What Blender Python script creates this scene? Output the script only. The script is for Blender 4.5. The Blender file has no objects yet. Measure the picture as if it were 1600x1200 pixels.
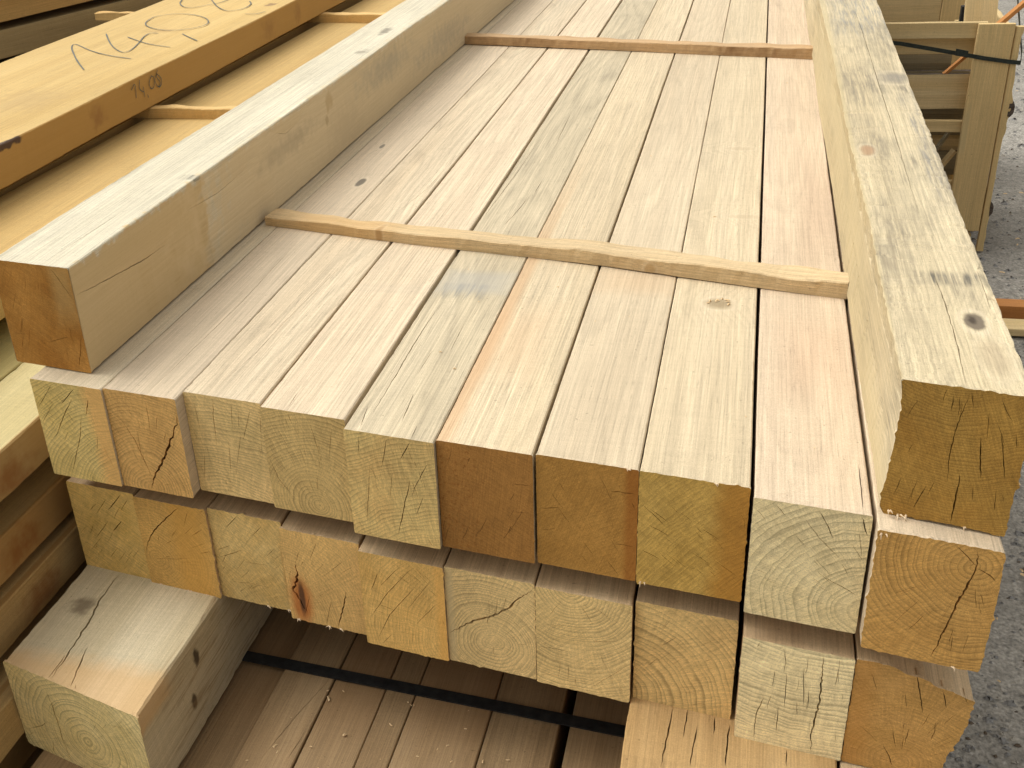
import bpy, bmesh, math, random
from mathutils import Vector, Matrix, noise
from mathutils.geometry import delaunay_2d_cdt
R = math.radians
scene = bpy.context.scene
COL = scene.collection

# ------------------------------------------------------------------ camera
cam_d = bpy.data.cameras.new('camera')
cam = bpy.data.objects.new('camera', cam_d); COL.objects.link(cam)
cr = Vector((0.96524801, 0.25460136, -0.05894419)); cu = Vector((-0.07239765, 0.47723376, 0.87578908)); cf = Vector((-0.25110725, 0.84108625, -0.47908148))
cam.matrix_world = Matrix(((cr.x, cu.x, -cf.x, 1.16506929), (cr.y, cu.y, -cf.y, -1.38602441), (cr.z, cu.z, -cf.z, 0.85049668), (0, 0, 0, 1)))
cam_d.sensor_width = 36; cam_d.lens = 36 * 1761.54 / 1600
cam_d.shift_x = 120.55 / 1600; cam_d.shift_y = 31.6 / 1600
cam_d.clip_start = 0.05; cam_d.clip_end = 500
scene.camera = cam

# ------------------------------------------------------------------ overcast daylight
SUN_EL, SUN_AZ = 58, -78          # azimuth from +Y towards +X, degrees
world = bpy.data.worlds.new('World'); scene.world = world; world.use_nodes = True
wt = world.node_tree; bg = wt.nodes['Background']
sky = wt.nodes.new('ShaderNodeTexSky'); sky.sky_type = 'NISHITA'; sky.sun_disc = False
sky.sun_elevation = R(SUN_EL); sky.sun_rotation = R(SUN_AZ); sky.dust_density = 6; sky.air_density = 1.2
hs = wt.nodes.new('ShaderNodeHueSaturation'); hs.inputs['Saturation'].default_value = 0.0       # grey overcast, little blue
wt.links.new(sky.outputs[0], hs.inputs['Color']); wt.links.new(hs.outputs[0], bg.inputs['Color'])
bg.inputs['Strength'].default_value = 0.15
sd = bpy.data.lights.new('sun', 'SUN'); sun = bpy.data.objects.new('sun', sd); COL.objects.link(sun)
sd.energy = 0.65; sd.angle = R(60); sd.color = (1.0, 0.95, 0.87)
d = Vector((math.sin(R(SUN_AZ)) * math.cos(R(SUN_EL)), math.cos(R(SUN_AZ)) * math.cos(R(SUN_EL)), math.sin(R(SUN_EL))))
sun.rotation_euler = d.to_track_quat('Z', 'Y').to_euler()
scene.view_settings.view_transform = 'Standard'; scene.view_settings.look = 'None'
scene.view_settings.exposure = 0.40; scene.view_settings.gamma = 1.0

# ------------------------------------------------------------------ node helpers
class NT:
    def __init__(s, name):
        s.m = bpy.data.materials.new(name); s.m.use_nodes = True
        s.t = s.m.node_tree; s.b = s.t.nodes['Principled BSDF']
        s.b.inputs['Roughness'].default_value = 0.75; s.b.inputs['Specular IOR Level'].default_value = 0.25
        s.co = s.t.nodes.new('ShaderNodeTexCoord').outputs['Object']
    def put(s, sock, v):
        if isinstance(v, bpy.types.NodeSocket): s.t.links.new(v, sock)
        else:
            if hasattr(sock.default_value, '__len__') and len(sock.default_value) == 4 and len(v) == 3: v = (*v, 1)
            sock.default_value = v
    def math(s, op, a, b=None, c=None, clamp=False):
        n = s.t.nodes.new('ShaderNodeMath'); n.operation = op; n.use_clamp = clamp
        for i, v in enumerate((a, b, c)):
            if v is not None: s.put(n.inputs[i], v)
        return n.outputs[0]
    def vec(s, op, a, b=None):
        n = s.t.nodes.new('ShaderNodeVectorMath'); n.operation = op
        s.put(n.inputs[0], a)
        if b is not None: s.put(n.inputs[1], b)
        return n.outputs['Value'] if op in ('LENGTH', 'DISTANCE', 'DOT_PRODUCT') else n.outputs[0]
    def sep(s, v):
        n = s.t.nodes.new('ShaderNodeSeparateXYZ'); s.put(n.inputs[0], v); return n.outputs
    def comb(s, x, y, z):
        n = s.t.nodes.new('ShaderNodeCombineXYZ')
        for i, v in enumerate((x, y, z)): s.put(n.inputs[i], v)
        return n.outputs[0]
    def noise(s, v, scale=1.0, detail=2.0, rough=0.5, dist=0.0):
        n = s.t.nodes.new('ShaderNodeTexNoise'); s.put(n.inputs['Vector'], v)
        n.inputs['Scale'].default_value = scale; n.inputs['Detail'].default_value = detail
        n.inputs['Roughness'].default_value = rough; n.inputs['Distortion'].default_value = dist
        return n.outputs['Fac']
    def rng(s, v, a, b, c=0.0, d=1.0, smooth=False):
        n = s.t.nodes.new('ShaderNodeMapRange'); n.clamp = True
        if smooth: n.interpolation_type = 'SMOOTHSTEP'
        for i, q in zip(range(5), (v, a, b, c, d)): s.put(n.inputs[i], q)
        return n.outputs[0]
    def mix(s, f, a, b, mode='MIX'):
        n = s.t.nodes.new('ShaderNodeMix'); n.data_type = 'RGBA'; n.blend_type = mode
        s.put(n.inputs[0], f); s.put(n.inputs[6], a); s.put(n.inputs[7], b)
        return n.outputs[2]
    def scale(s, c, f):                       # colour times a scalar
        n = s.t.nodes.new('ShaderNodeVectorMath'); n.operation = 'SCALE'
        s.put(n.inputs[0], c); s.put(n.inputs['Scale'], f); return n.outputs[0]
    def bump(s, h, strength, dist=0.002):
        n = s.t.nodes.new('ShaderNodeBump'); n.inputs['Strength'].default_value = strength; n.inputs['Distance'].default_value = dist
        s.put(n.inputs['Height'], h); s.t.links.new(n.outputs[0], s.b.inputs['Normal'])

def feature_masks(s, feats, co):
    """each feature is an ellipsoid ('knot') or a box ('box') patch in the timber's own coordinates"""
    out = []
    for f in feats:
        kind, c, r, colr, strength, soft = f[:6]
        streak = f[6] if len(f) > 6 else 0.0
        wob = s.vec('SCALE', s.vec('SUBTRACT', s.comb(s.noise(co, 45), s.noise(s.vec('ADD', co, (3, 7, 1)), 30), s.noise(s.vec('ADD', co, (9, 2, 5)), 40)), (0.5, 0.5, 0.5)))
        wob.node.inputs['Scale'].default_value = {'knot': 0.5, 'box': 0.35, 'spot': 2.2}[kind]
        v = s.vec('DIVIDE', s.vec('SUBTRACT', co, c), r)
        v = s.vec('ADD', v, wob)
        if kind != 'box': dd = s.vec('LENGTH', v)
        else:
            x, y, z = s.sep(s.vec('ABSOLUTE', v)); dd = s.math('MAXIMUM', x, s.math('MAXIMUM', y, z))
        m = s.rng(dd, 1.0 - soft, 1.0 + soft, 1.0, 0.0, True)
        mm = m
        if streak: mm = s.math('MULTIPLY', m, s.rng(s.noise(s.vec('MULTIPLY', co, (170, 9, 170)), 1, 3), 0.62 - 0.25 * streak, 0.70 - 0.1 * streak, 0.15, 1.0))
        out.append((mm, dd, colr, strength, kind))
    return out

def wood_side(name, c1, c2, seed, pith=(0.05, -0.1), ring=0.5, freq=150, grey=0.0, feats=(), contrast=1.0, rough_sawn=0.3, cdark=None, warp=0.07):
    s = NT(name); co = s.co
    sv = (seed * 1.37 % 11, seed * 2.91 % 17, seed * 0.77 % 13)
    p = s.vec('ADD', co, sv)
    fm = feature_masks(s, feats, co)
    x, y, z = s.sep(co)
    w1 = s.noise(s.vec('MULTIPLY', p, (2.5, 0.8, 2.5)), 1, 2); w2 = s.noise(s.vec('MULTIPLY', s.vec('ADD', p, (5, 5, 5)), (2.5, 0.7, 2.5)), 1, 2)
    dx = s.math('ADD', s.math('SUBTRACT', x, pith[0]), s.math('MULTIPLY', s.math('SUBTRACT', w1, 0.5), warp))
    dz = s.math('ADD', s.math('SUBTRACT', z, pith[1]), s.math('MULTIPLY', s.math('SUBTRACT', w2, 0.5), warp))
    rr = s.math('SQRT', s.math('ADD', s.math('MULTIPLY', dx, dx), s.math('MULTIPLY', dz, dz)))
    for m, dd, *_r, kind in fm:
        if kind == 'knot': rr = s.math('ADD', rr, s.rng(dd, 0.6, 5.0, 0.012, 0.0, True))
    rr = s.math('ADD', rr, s.math('MULTIPLY', s.noise(s.vec('MULTIPLY', p, (30, 2, 30)), 1, 2), 0.004))
    ph = s.math('ADD', s.math('MULTIPLY', rr, freq), s.math('MULTIPLY', s.noise(s.comb(s.math('MULTIPLY', rr, 40), seed, 0), 1, 1), 2.0))
    saw = s.math('FRACT', ph)
    rg = s.math('MULTIPLY', s.math('POWER', saw, 2.0), s.rng(saw, 0.78, 1.0, 1.0, 0.0, True))
    lo = s.noise(s.vec('MULTIPLY', p, (11, 0.45, 11)), 1, 3, 0.55)
    col = s.mix(s.rng(lo, 0.3, 0.7), c1, c2)
    k = s.rng(s.noise(s.vec('MULTIPLY', p, (85, 0.7, 85)), 1, 4, 0.6), 0.25, 0.75, 1.0 - 0.12 * contrast, 1.0 + 0.07 * contrast)
    k = s.math('MULTIPLY', k, s.rng(s.noise(s.vec('MULTIPLY', p, (430, 4.5, 430)), 1, 3, 0.6), 0.25, 0.75, 1.0 - 0.24 * contrast, 1.0 + 0.14 * contrast))
    k = s.math('MULTIPLY', k, s.rng(rg, 0, 1, 1.0 + 0.03 * ring, 1.0 - 0.24 * ring))
    k = s.math('MULTIPLY', k, s.rng(s.noise(s.vec('MULTIPLY', p, (4, 130, 4)), 1, 3, 0.7), 0.3, 0.7, 0.965, 1.03))
    k = s.math('MULTIPLY', k, s.rng(s.noise(p, 520, 2, 0.8), 0.25, 0.75, 0.80, 1.16))
    k = s.math('MULTIPLY', k, s.rng(s.noise(s.vec('MULTIPLY', p, (2.2, 1.1, 2.2)), 1, 3), 0.3, 0.7, 0.93, 1.05))
    pore = s.rng(s.noise(s.vec('MULTIPLY', p, (620, 22, 620)), 1, 1), 0.64, 0.72)
    k = s.math('MULTIPLY', k, s.math('SUBTRACT', 1.0, s.math('MULTIPLY', pore, 0.20 * contrast)))
    dirt = s.math('MULTIPLY', s.rng(s.noise(s.vec('MULTIPLY', p, (14, 6, 14)), 1, 4, 0.65), 0.56, 0.74), s.rng(s.noise(p, 160, 3, 0.7), 0.4, 0.62))
    speck = s.rng(s.noise(p, 140, 1), 0.745, 0.79)
    k = s.math('MULTIPLY', k, s.math('SUBTRACT', 1.0, s.math('ADD', s.math('MULTIPLY', dirt, 0.16), s.math('MULTIPLY', speck, 0.35))))
    col = s.scale(col, k)
    if cdark is not None:                     # darker heartwood streaks along the grain
        st = s.rng(s.noise(s.vec('MULTIPLY', s.vec('ADD', p, (2, 0, 8)), (26, 0.7, 26)), 1, 3), 0.55, 0.72)
        col = s.mix(s.math('MULTIPLY', st, 0.55), col, cdark)
    if grey > 0:                              # weathering: grey-blue smears that follow the grain
        gm = s.math('MULTIPLY', s.rng(s.noise(s.vec('MULTIPLY', p, (7, 2.2, 7)), 1, 4, 0.65), 0.60 - 0.17 * grey, 0.78 - 0.15 * grey), s.rng(s.noise(s.vec('MULTIPLY', p, (170, 7, 170)), 1, 4, 0.7), 0.36, 0.60))
        col = s.mix(s.math('MULTIPLY', gm, grey), col, (0.20, 0.17, 0.12))
    for m, dd, colr, st, kind in fm:
        if kind == 'knot':
            rim = s.rng(s.math('ABSOLUTE', s.math('SUBTRACT', dd, 1.35)), 0.0, 0.4, 0.35, 0.0)
            col = s.mix(s.math('MULTIPLY', rim, st), col, (0.72, 0.60, 0.42))
        col = s.mix(s.math('MULTIPLY', m, st), col, colr)
    s.put(s.b.inputs['Base Color'], col)
    h = s.math('ADD', s.noise(s.vec('MULTIPLY', p, (430, 4.5, 430)), 1, 3, 0.6), s.math('MULTIPLY', s.noise(p, 500, 2), 0.6))
    h = s.math('ADD', h, s.math('MULTIPLY', s.noise(s.vec('MULTIPLY', p, (6, 150, 6)), 1, 2), 0.8 * rough_sawn))
    s.bump(h, 0.22 + 0.25 * rough_sawn, 0.0012)
    return s.m

def wood_end(name, c1, c2, seed, pith=(0.0, -0.1), freq=190, ring=0.6, sap=None, sapdir=(1, 0, 0.0), feats=(), rays=0.5, saw_ang=0.5):
    s = NT(name); co = s.co
    p = s.vec('ADD', co, (seed * 3.1 % 7, seed * 1.7 % 5, seed * 2.3 % 9))
    x, y, z = s.sep(co)
    fm = feature_masks(s, feats, co)
    wx = s.math('MULTIPLY', s.math('SUBTRACT', s.noise(p, 14, 2), 0.5), 0.022); wz = s.math('MULTIPLY', s.math('SUBTRACT', s.noise(s.vec('ADD', p, (4, 4, 4)), 14, 2), 0.5), 0.022)
    dx = s.math('ADD', s.math('SUBTRACT', x, pith[0]), wx); dz = s.math('ADD', s.math('SUBTRACT', z, pith[1]), wz)
    rr = s.math('SQRT', s.math('ADD', s.math('MULTIPLY', dx, dx), s.math('MULTIPLY', dz, dz)))
    an = s.math('ARCTAN2', dz, dx)
    ph = s.math('ADD', s.math('MULTIPLY', rr, freq), s.math('MULTIPLY', s.noise(s.comb(s.math('MULTIPLY', rr, 45), seed, 1), 1, 2), 3.5))
    saw = s.math('FRACT', ph); rg = s.math('MULTIPLY', s.math('POWER', saw, 2.4), s.rng(saw, 0.93, 1.0, 1.0, 0.0))
    fade = s.rng(s.noise(p, 16, 2), 0.30, 0.58, 0.35, 1.0)
    lo = s.noise(p, 13, 4, 0.6)
    col = s.mix(s.rng(lo, 0.32, 0.68), c1, c2)
    if sap is not None:                       # paler or darker outer wood on one side, with a soft uneven border
        e = s.math('ADD', s.math('ADD', s.math('MULTIPLY', x, sapdir[0]), s.math('MULTIPLY', z, sapdir[1])), s.math('MULTIPLY', s.math('SUBTRACT', s.noise(p, 22, 3), 0.5), 0.035))
        col = s.mix(s.rng(e, sapdir[2] - 0.012, sapdir[2] + 0.012), col, sap)
    k = s.rng(s.math('MULTIPLY', rg, fade), 0, 1, 1.0 + 0.10 * ring, 1.0 - 0.50 * ring)
    ry = s.noise(s.comb(s.math('MULTIPLY', an, 46), s.math('MULTIPLY', rr, 18), seed), 1, 3, 0.6)
    k = s.math('MULTIPLY', k, s.rng(ry, 0.3, 0.7, 1.0 - 0.22 * rays, 1.0 + 0.20 * rays))
    a = math.sin(saw_ang) * 420; b = math.cos(saw_ang) * 420
    sw = s.noise(s.comb(s.math('ADD', s.math('MULTIPLY', x, a), s.math('MULTIPLY', z, b)), s.math('SUBTRACT', s.math('MULTIPLY', x, b * 0.03), s.math('MULTIPLY', z, a * 0.03)), seed), 1, 2, 0.6)
    k = s.math('MULTIPLY', k, s.rng(sw, 0.28, 0.72, 0.84, 1.12))
    k = s.math('MULTIPLY', k, s.rng(s.noise(p, 620, 2, 0.8), 0.25, 0.75, 0.70, 1.24))
    k = s.math('MULTIPLY', k, s.rng(s.noise(p, 120, 3, 0.6), 0.3, 0.7, 0.90, 1.08))
    k = s.math('MULTIPLY', k, s.rng(s.noise(s.vec('ADD', p, (1, 8, 2)), 7, 2), 0.3, 0.7, 0.88, 1.08))
    col = s.scale(col, k)
    for m, dd, colr, st, kind in fm: col = s.mix(s.math('MULTIPLY', m, st), col, colr)
    s.put(s.b.inputs['Base Color'], col)
    s.b.inputs['Roughness'].default_value = 0.85
    h = s.math('ADD', s.math('ADD', s.noise(p, 850, 2), s.math('MULTIPLY', sw, 0.8)), s.math('MULTIPLY', rg, -0.6 * ring))
    s.bump(h, 0.35, 0.0012)
    return s.m

def plain(name, c1, c2, scale=40, stretch=(1, 1, 1), rough=0.7, lo=0.3, hi=0.7):
    s = NT(name); p = s.vec('MULTIPLY', s.co, stretch)
    col = s.mix(s.rng(s.noise(p, scale, 4, 0.6), lo, hi), c1, c2)
    s.put(s.b.inputs['Base Color'], col); s.b.inputs['Roughness'].default_value = rough
    s.bump(s.noise(p, scale * 3, 3), 0.3, 0.002)
    return s.m

# ------------------------------------------------------------------ objects and tags
def link(name, me, loc=(0, 0, 0), parent=None, mats=()):
    o = bpy.data.objects.new(name, me); COL.objects.link(o); o.location = loc
    if parent is not None: o.parent = parent
    for m in mats: me.materials.append(m)
    return o
def tag(o, label, cat, group=None):
    o['label'] = label; o['category'] = cat; o['kind'] = 'thing'
    if group: o['group'] = group
    return o

pith_of = {}
class Mesh:
    def __init__(s): s.v = []; s.f = []; s.mi = []
    def vert(s, *p): s.v.append(p); return len(s.v) - 1
    def face(s, f, mi=0): s.f.append(tuple(f)); s.mi.append(mi)
    def done(s, name, loc, mats, parent=None):
        me = bpy.data.meshes.new(name); me.from_pydata(s.v, [], s.f)
        me.polygons.foreach_set('material_index', s.mi); me.update()
        bm = bmesh.new(); bm.from_mesh(me); bmesh.ops.recalc_face_normals(bm, faces=[f for f in bm.faces]); bm.to_mesh(me); bm.free()
        return link(name, me, loc, parent, mats)

def slit(pts, w, rnd, seg=0.005):
    """a split in the wood: a ragged, tapering lens round the polyline pts (metres)"""
    ps = [Vector(p) for p in pts]; L = [0]
    for a, b in zip(ps, ps[1:]): L.append(L[-1] + (b - a).length)
    T = L[-1]; n = max(3, min(60, int(T / seg)))
    c = []
    for i in range(n + 1):
        t = T * i / n; k = max(j for j in range(len(L)) if L[j] <= t + 1e-9); k = min(k, len(ps) - 2)
        u = (t - L[k]) / max(1e-9, L[k + 1] - L[k]); q = ps[k].lerp(ps[k + 1], u); dr = (ps[k + 1] - ps[k]).normalized()
        nn = Vector((-dr.y, dr.x))
        c.append((q + nn * rnd.uniform(-1, 1) * w * 0.45, nn, i / n))
    l, r = [], []
    for q, nn, t in c[1:-1]:
        e = w * 0.5 * (min(1.0, 3.2 * t) * min(1.0, 3.2 * (1 - t))) ** 0.6 * rnd.uniform(0.7, 1.25)
        l.append(q + nn * e); r.append(q - nn * e)
    return [c[0][0]] + l + [c[-1][0]] + r[::-1]

def patch(M, outline, out_idx, slits, lift, depth_dir, depth, mi):
    """fill a planar outline (2D points with existing vertex ids) leaving real slits with walls"""
    pts = [Vector(p) for p in outline]; faces = [list(range(len(pts)))]; n0 = len(pts)
    ar = lambda q: sum(a.x * b.y - b.x * a.y for a, b in zip(q, q[1:] + q[:1]))
    if ar(pts) < 0: faces[0].reverse()
    for sl in slits:
        if ar(sl) < 0: sl = sl[::-1]
        faces.append(list(range(len(pts), len(pts) + len(sl)))); pts += sl
    vs, es, fs, ov, oe, of = delaunay_2d_cdt(pts, [], faces, 1, 1e-7)
    idx = []
    for v, o in zip(vs, ov):
        b = [q for q in o if q < n0]
        idx.append(out_idx[b[0]] if b else M.vert(*lift(v)))
    keep = [(f, 0 in o and all(q == 0 for q in o)) for f, o in zip(fs, of)]
    emap = {}
    for f, k in keep:
        if k: M.face([idx[i] for i in f], mi)
        for a, b in zip(f, f[1:] + f[:1]): emap.setdefault((min(a, b), max(a, b)), []).append((k, a, b))
    low = {}
    for e, L in emap.items():
        if len(L) == 2 and L[0][0] != L[1][0]:
            for i in e:
                if i not in low:
                    q = M.v[idx[i]]; low[i] = M.vert(q[0] + depth_dir[0] * depth, q[1] + depth_dir[1] * depth, q[2] + depth_dir[2] * depth)
            M.face((idx[e[0]], idx[e[1]], low[e[1]], low[e[0]]), mi)

def inside_clamp(poly, mx, mn, m):
    return [Vector((min(max(p.x, mn[0] + m), mx[0] - m), min(max(p.y, mn[1] + m), mx[1] - m))) for p in poly]

def timber(name, x0, x1, zt, h, y0, L, side, end, seed, skew=-0.1317, endc=(), topc=(), rightc=(), parent=None, step=0.014, dense=1.3, outline=None,
           yaw=0.0, taper=(0, 0), nick=0.0006, fuzz=0.0005, wave=0.0010, c=0.0016, bow=0.0):
    """one sawn timber lying along +Y. Local origin: bottom centre of its front end."""
    rnd = random.Random(seed * 7 + 3); w = x1 - x0; M = Mesh()
    if outline is None: outline = [(-w / 2, 0), (w / 2, 0), (w / 2, h), (-w / 2, h)]
    n = len(outline); pts = []                    # corners become small arrises; corner tag keeps which are top
    for i, p in enumerate(outline):
        a = Vector(outline[i - 1]); b = Vector(p); d_ = Vector(outline[(i + 1) % n])
        cc = min(c, (a - b).length * 0.3, (d_ - b).length * 0.3)
        pts.append(b + (a - b).normalized() * cc); pts.append(b + (d_ - b).normalized() * cc)
    ys = [0.0]
    while ys[-1] < L:
        ys.append(min(L, ys[-1] + (step if ys[-1] < dense else step * 5)))
    ring = []
    cx = sum(p.x for p in pts) / len(pts); cz = sum(p.y for p in pts) / len(pts)
    for j, y in enumerate(ys):
        row = []
        for i, p in enumerate(pts):
            k = i // 2
            nx = noise.noise((seed * 3.3 + k * 9.1, y * 1.7, 0.3)) * wave + noise.noise((seed + k * 5.7, y * 9, 4.3)) * wave * 0.35
            nz = noise.noise((seed * 1.3 + k * 4.1, y * 1.9, 7.3)) * wave
            g = nick * max(0.0, noise.noise((seed * 2.1 + k * 3.7, y * 60, 1.1)) + 0.1) * 2.2 + nick * 3.0 * max(0.0, noise.noise((seed + k * 7.7, y * 17, 5.1)) - 0.33)
            t = y / L; fx = p.x
            fx += (taper[0] if p.x < cx else taper[1]) * t
            dx = -g if p.x > cx else g; dz = -g if p.y > cz else g
            if (i % 2 == 0) == (k % 2 == 0): dx, dz = dx * 0.2, dz
            else: dx, dz = dx, dz * 0.2
            row.append(M.vert(fx + nx + dx, y + skew * p.x, p.y + nz + dz + bow * math.sin(math.pi * t)))
        ring.append(row)
    m = len(pts); topi = None; ri = None
    if rightc: ri = max((i for i in range(1, m, 2)), key=lambda i: (pts[i].x + pts[(i + 1) % m].x) + abs(pts[i].y - pts[(i + 1) % m].y))
    if topc:                                       # the edge joining the two top corners
        best = -1
        for i in range(1, m, 2):
            a, b = pts[i], pts[(i + 1) % m]
            if a.y + b.y > best and abs(a.x - b.x) > w * 0.4: best = a.y + b.y; topi = i
    for i in range(m):
        i2 = (i + 1) % m
        if i == topi:
            idx = [r[i] for r in ring] + [r[i2] for r in reversed(ring)]
            ol = [(M.v[q][0], M.v[q][1]) for q in idx]
            zz = (pts[i].y + pts[i2].y) / 2
            sl = []
            for w_, line in topc:
                q = [Vector((a - w / 2, b - skew * w / 2)) for a, b in line]
                q = [Vector((min(max(v.x, -w / 2 + 0.004), w / 2 - 0.004), max(v.y, 0.0 + skew * v.x + 0.003))) for v in q]
                sl.append(slit(q, w_ * 0.001, rnd, 0.012))
            patch(M, ol, idx, sl, lambda v: (v.x, v.y, zz), (0, 0, -1), 0.014, 0)
        elif i == ri:
            idx = [r[i] for r in ring] + [r[i2] for r in reversed(ring)]
            ol = [(M.v[q][1], M.v[q][2]) for q in idx]; xx = (pts[i].x + pts[i2].x) / 2
            sl = [slit([Vector((max(u, skew * w / 2 + 0.004), h + v)) for u, v in line], w_ * 0.001, rnd, 0.012) for w_, line in rightc]
            patch(M, ol, idx, sl, lambda v: (xx, v.x, v.y), (-1, 0, 0), 0.014, 0)
        else:
            for j in range(len(ys) - 1):
                M.face((ring[j][i], ring[j][i2], ring[j + 1][i2], ring[j + 1][i]), 0)
    M.face(ring[-1][::-1], 1)
    # front end: a ragged sawn face, a hair proud of the body, with splits cut into it
    per = []
    for i in range(m):
        a, b = pts[i], pts[(i + 1) % m]; k = max(1, int((b - a).length / 0.005))
        nrm = Vector((b.y - a.y, -(b.x - a.x))); nrm = nrm.normalized() if nrm.length else nrm
        for q in range(k):
            v = a.lerp(b, q / k); e = abs(rnd.gauss(0, fuzz * 0.45))
            if rnd.random() < 0.03: e += fuzz * rnd.uniform(0.5, 2.0)
            per.append(v + nrm * (e + 0.0002))
    fi = [M.vert(v.x, skew * v.x - 0.0006, v.y) for v in per]; bi = [M.vert(v.x * 0.999, skew * v.x + 0.004, v.y) for v in per]
    for i in range(len(per)):
        j = (i + 1) % len(per); M.face((fi[i], fi[j], bi[j], bi[i]), 0)
    sl = []
    zmax = max(p.y for p in pts); mx = (w / 2, zmax); mn = (-w / 2, 0)
    px_, pz_ = pith_of.get(seed, (0.0, -0.1)); checks = []
    for q in range(13 if seed in pith_of else 0):          # fine drying checks that run towards the pith
        u = Vector((rnd.uniform(-w * 0.46, w * 0.46), rnd.uniform(0.01, zmax - 0.01))); dr = (Vector((px_, pz_)) - u)
        if dr.length < 0.03: continue
        dr = dr.normalized(); l_ = rnd.uniform(0.012, 0.042); v = u + dr * l_
        checks.append((rnd.uniform(0.35, 0.75), [(u.x + w / 2, u.y - zmax), ((u.x + v.x) / 2 + w / 2 + rnd.uniform(-.0015, .0015), (u.y + v.y) / 2 - zmax), (v.x + w / 2, v.y - zmax)]))
    for w_, line in list(endc) + checks:
        q = inside_clamp([Vector((a - w / 2, zmax + b)) for a, b in line], mx, mn, 0.003)
        sl.append(slit(q, w_ * 0.001, rnd))
    sl = [inside_clamp(q, mx, mn, 0.0015) for q in sl]
    patch(M, per, fi, sl, lambda v: (v.x, skew * v.x - 0.0006, v.y), (0, 1, 0), 0.02, 1)
    o = M.done(name, ((x0 + x1) / 2, y0 + skew * w / 2, zt - h), (side, end), parent)
    o.rotation_euler.z = yaw
    return o

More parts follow.
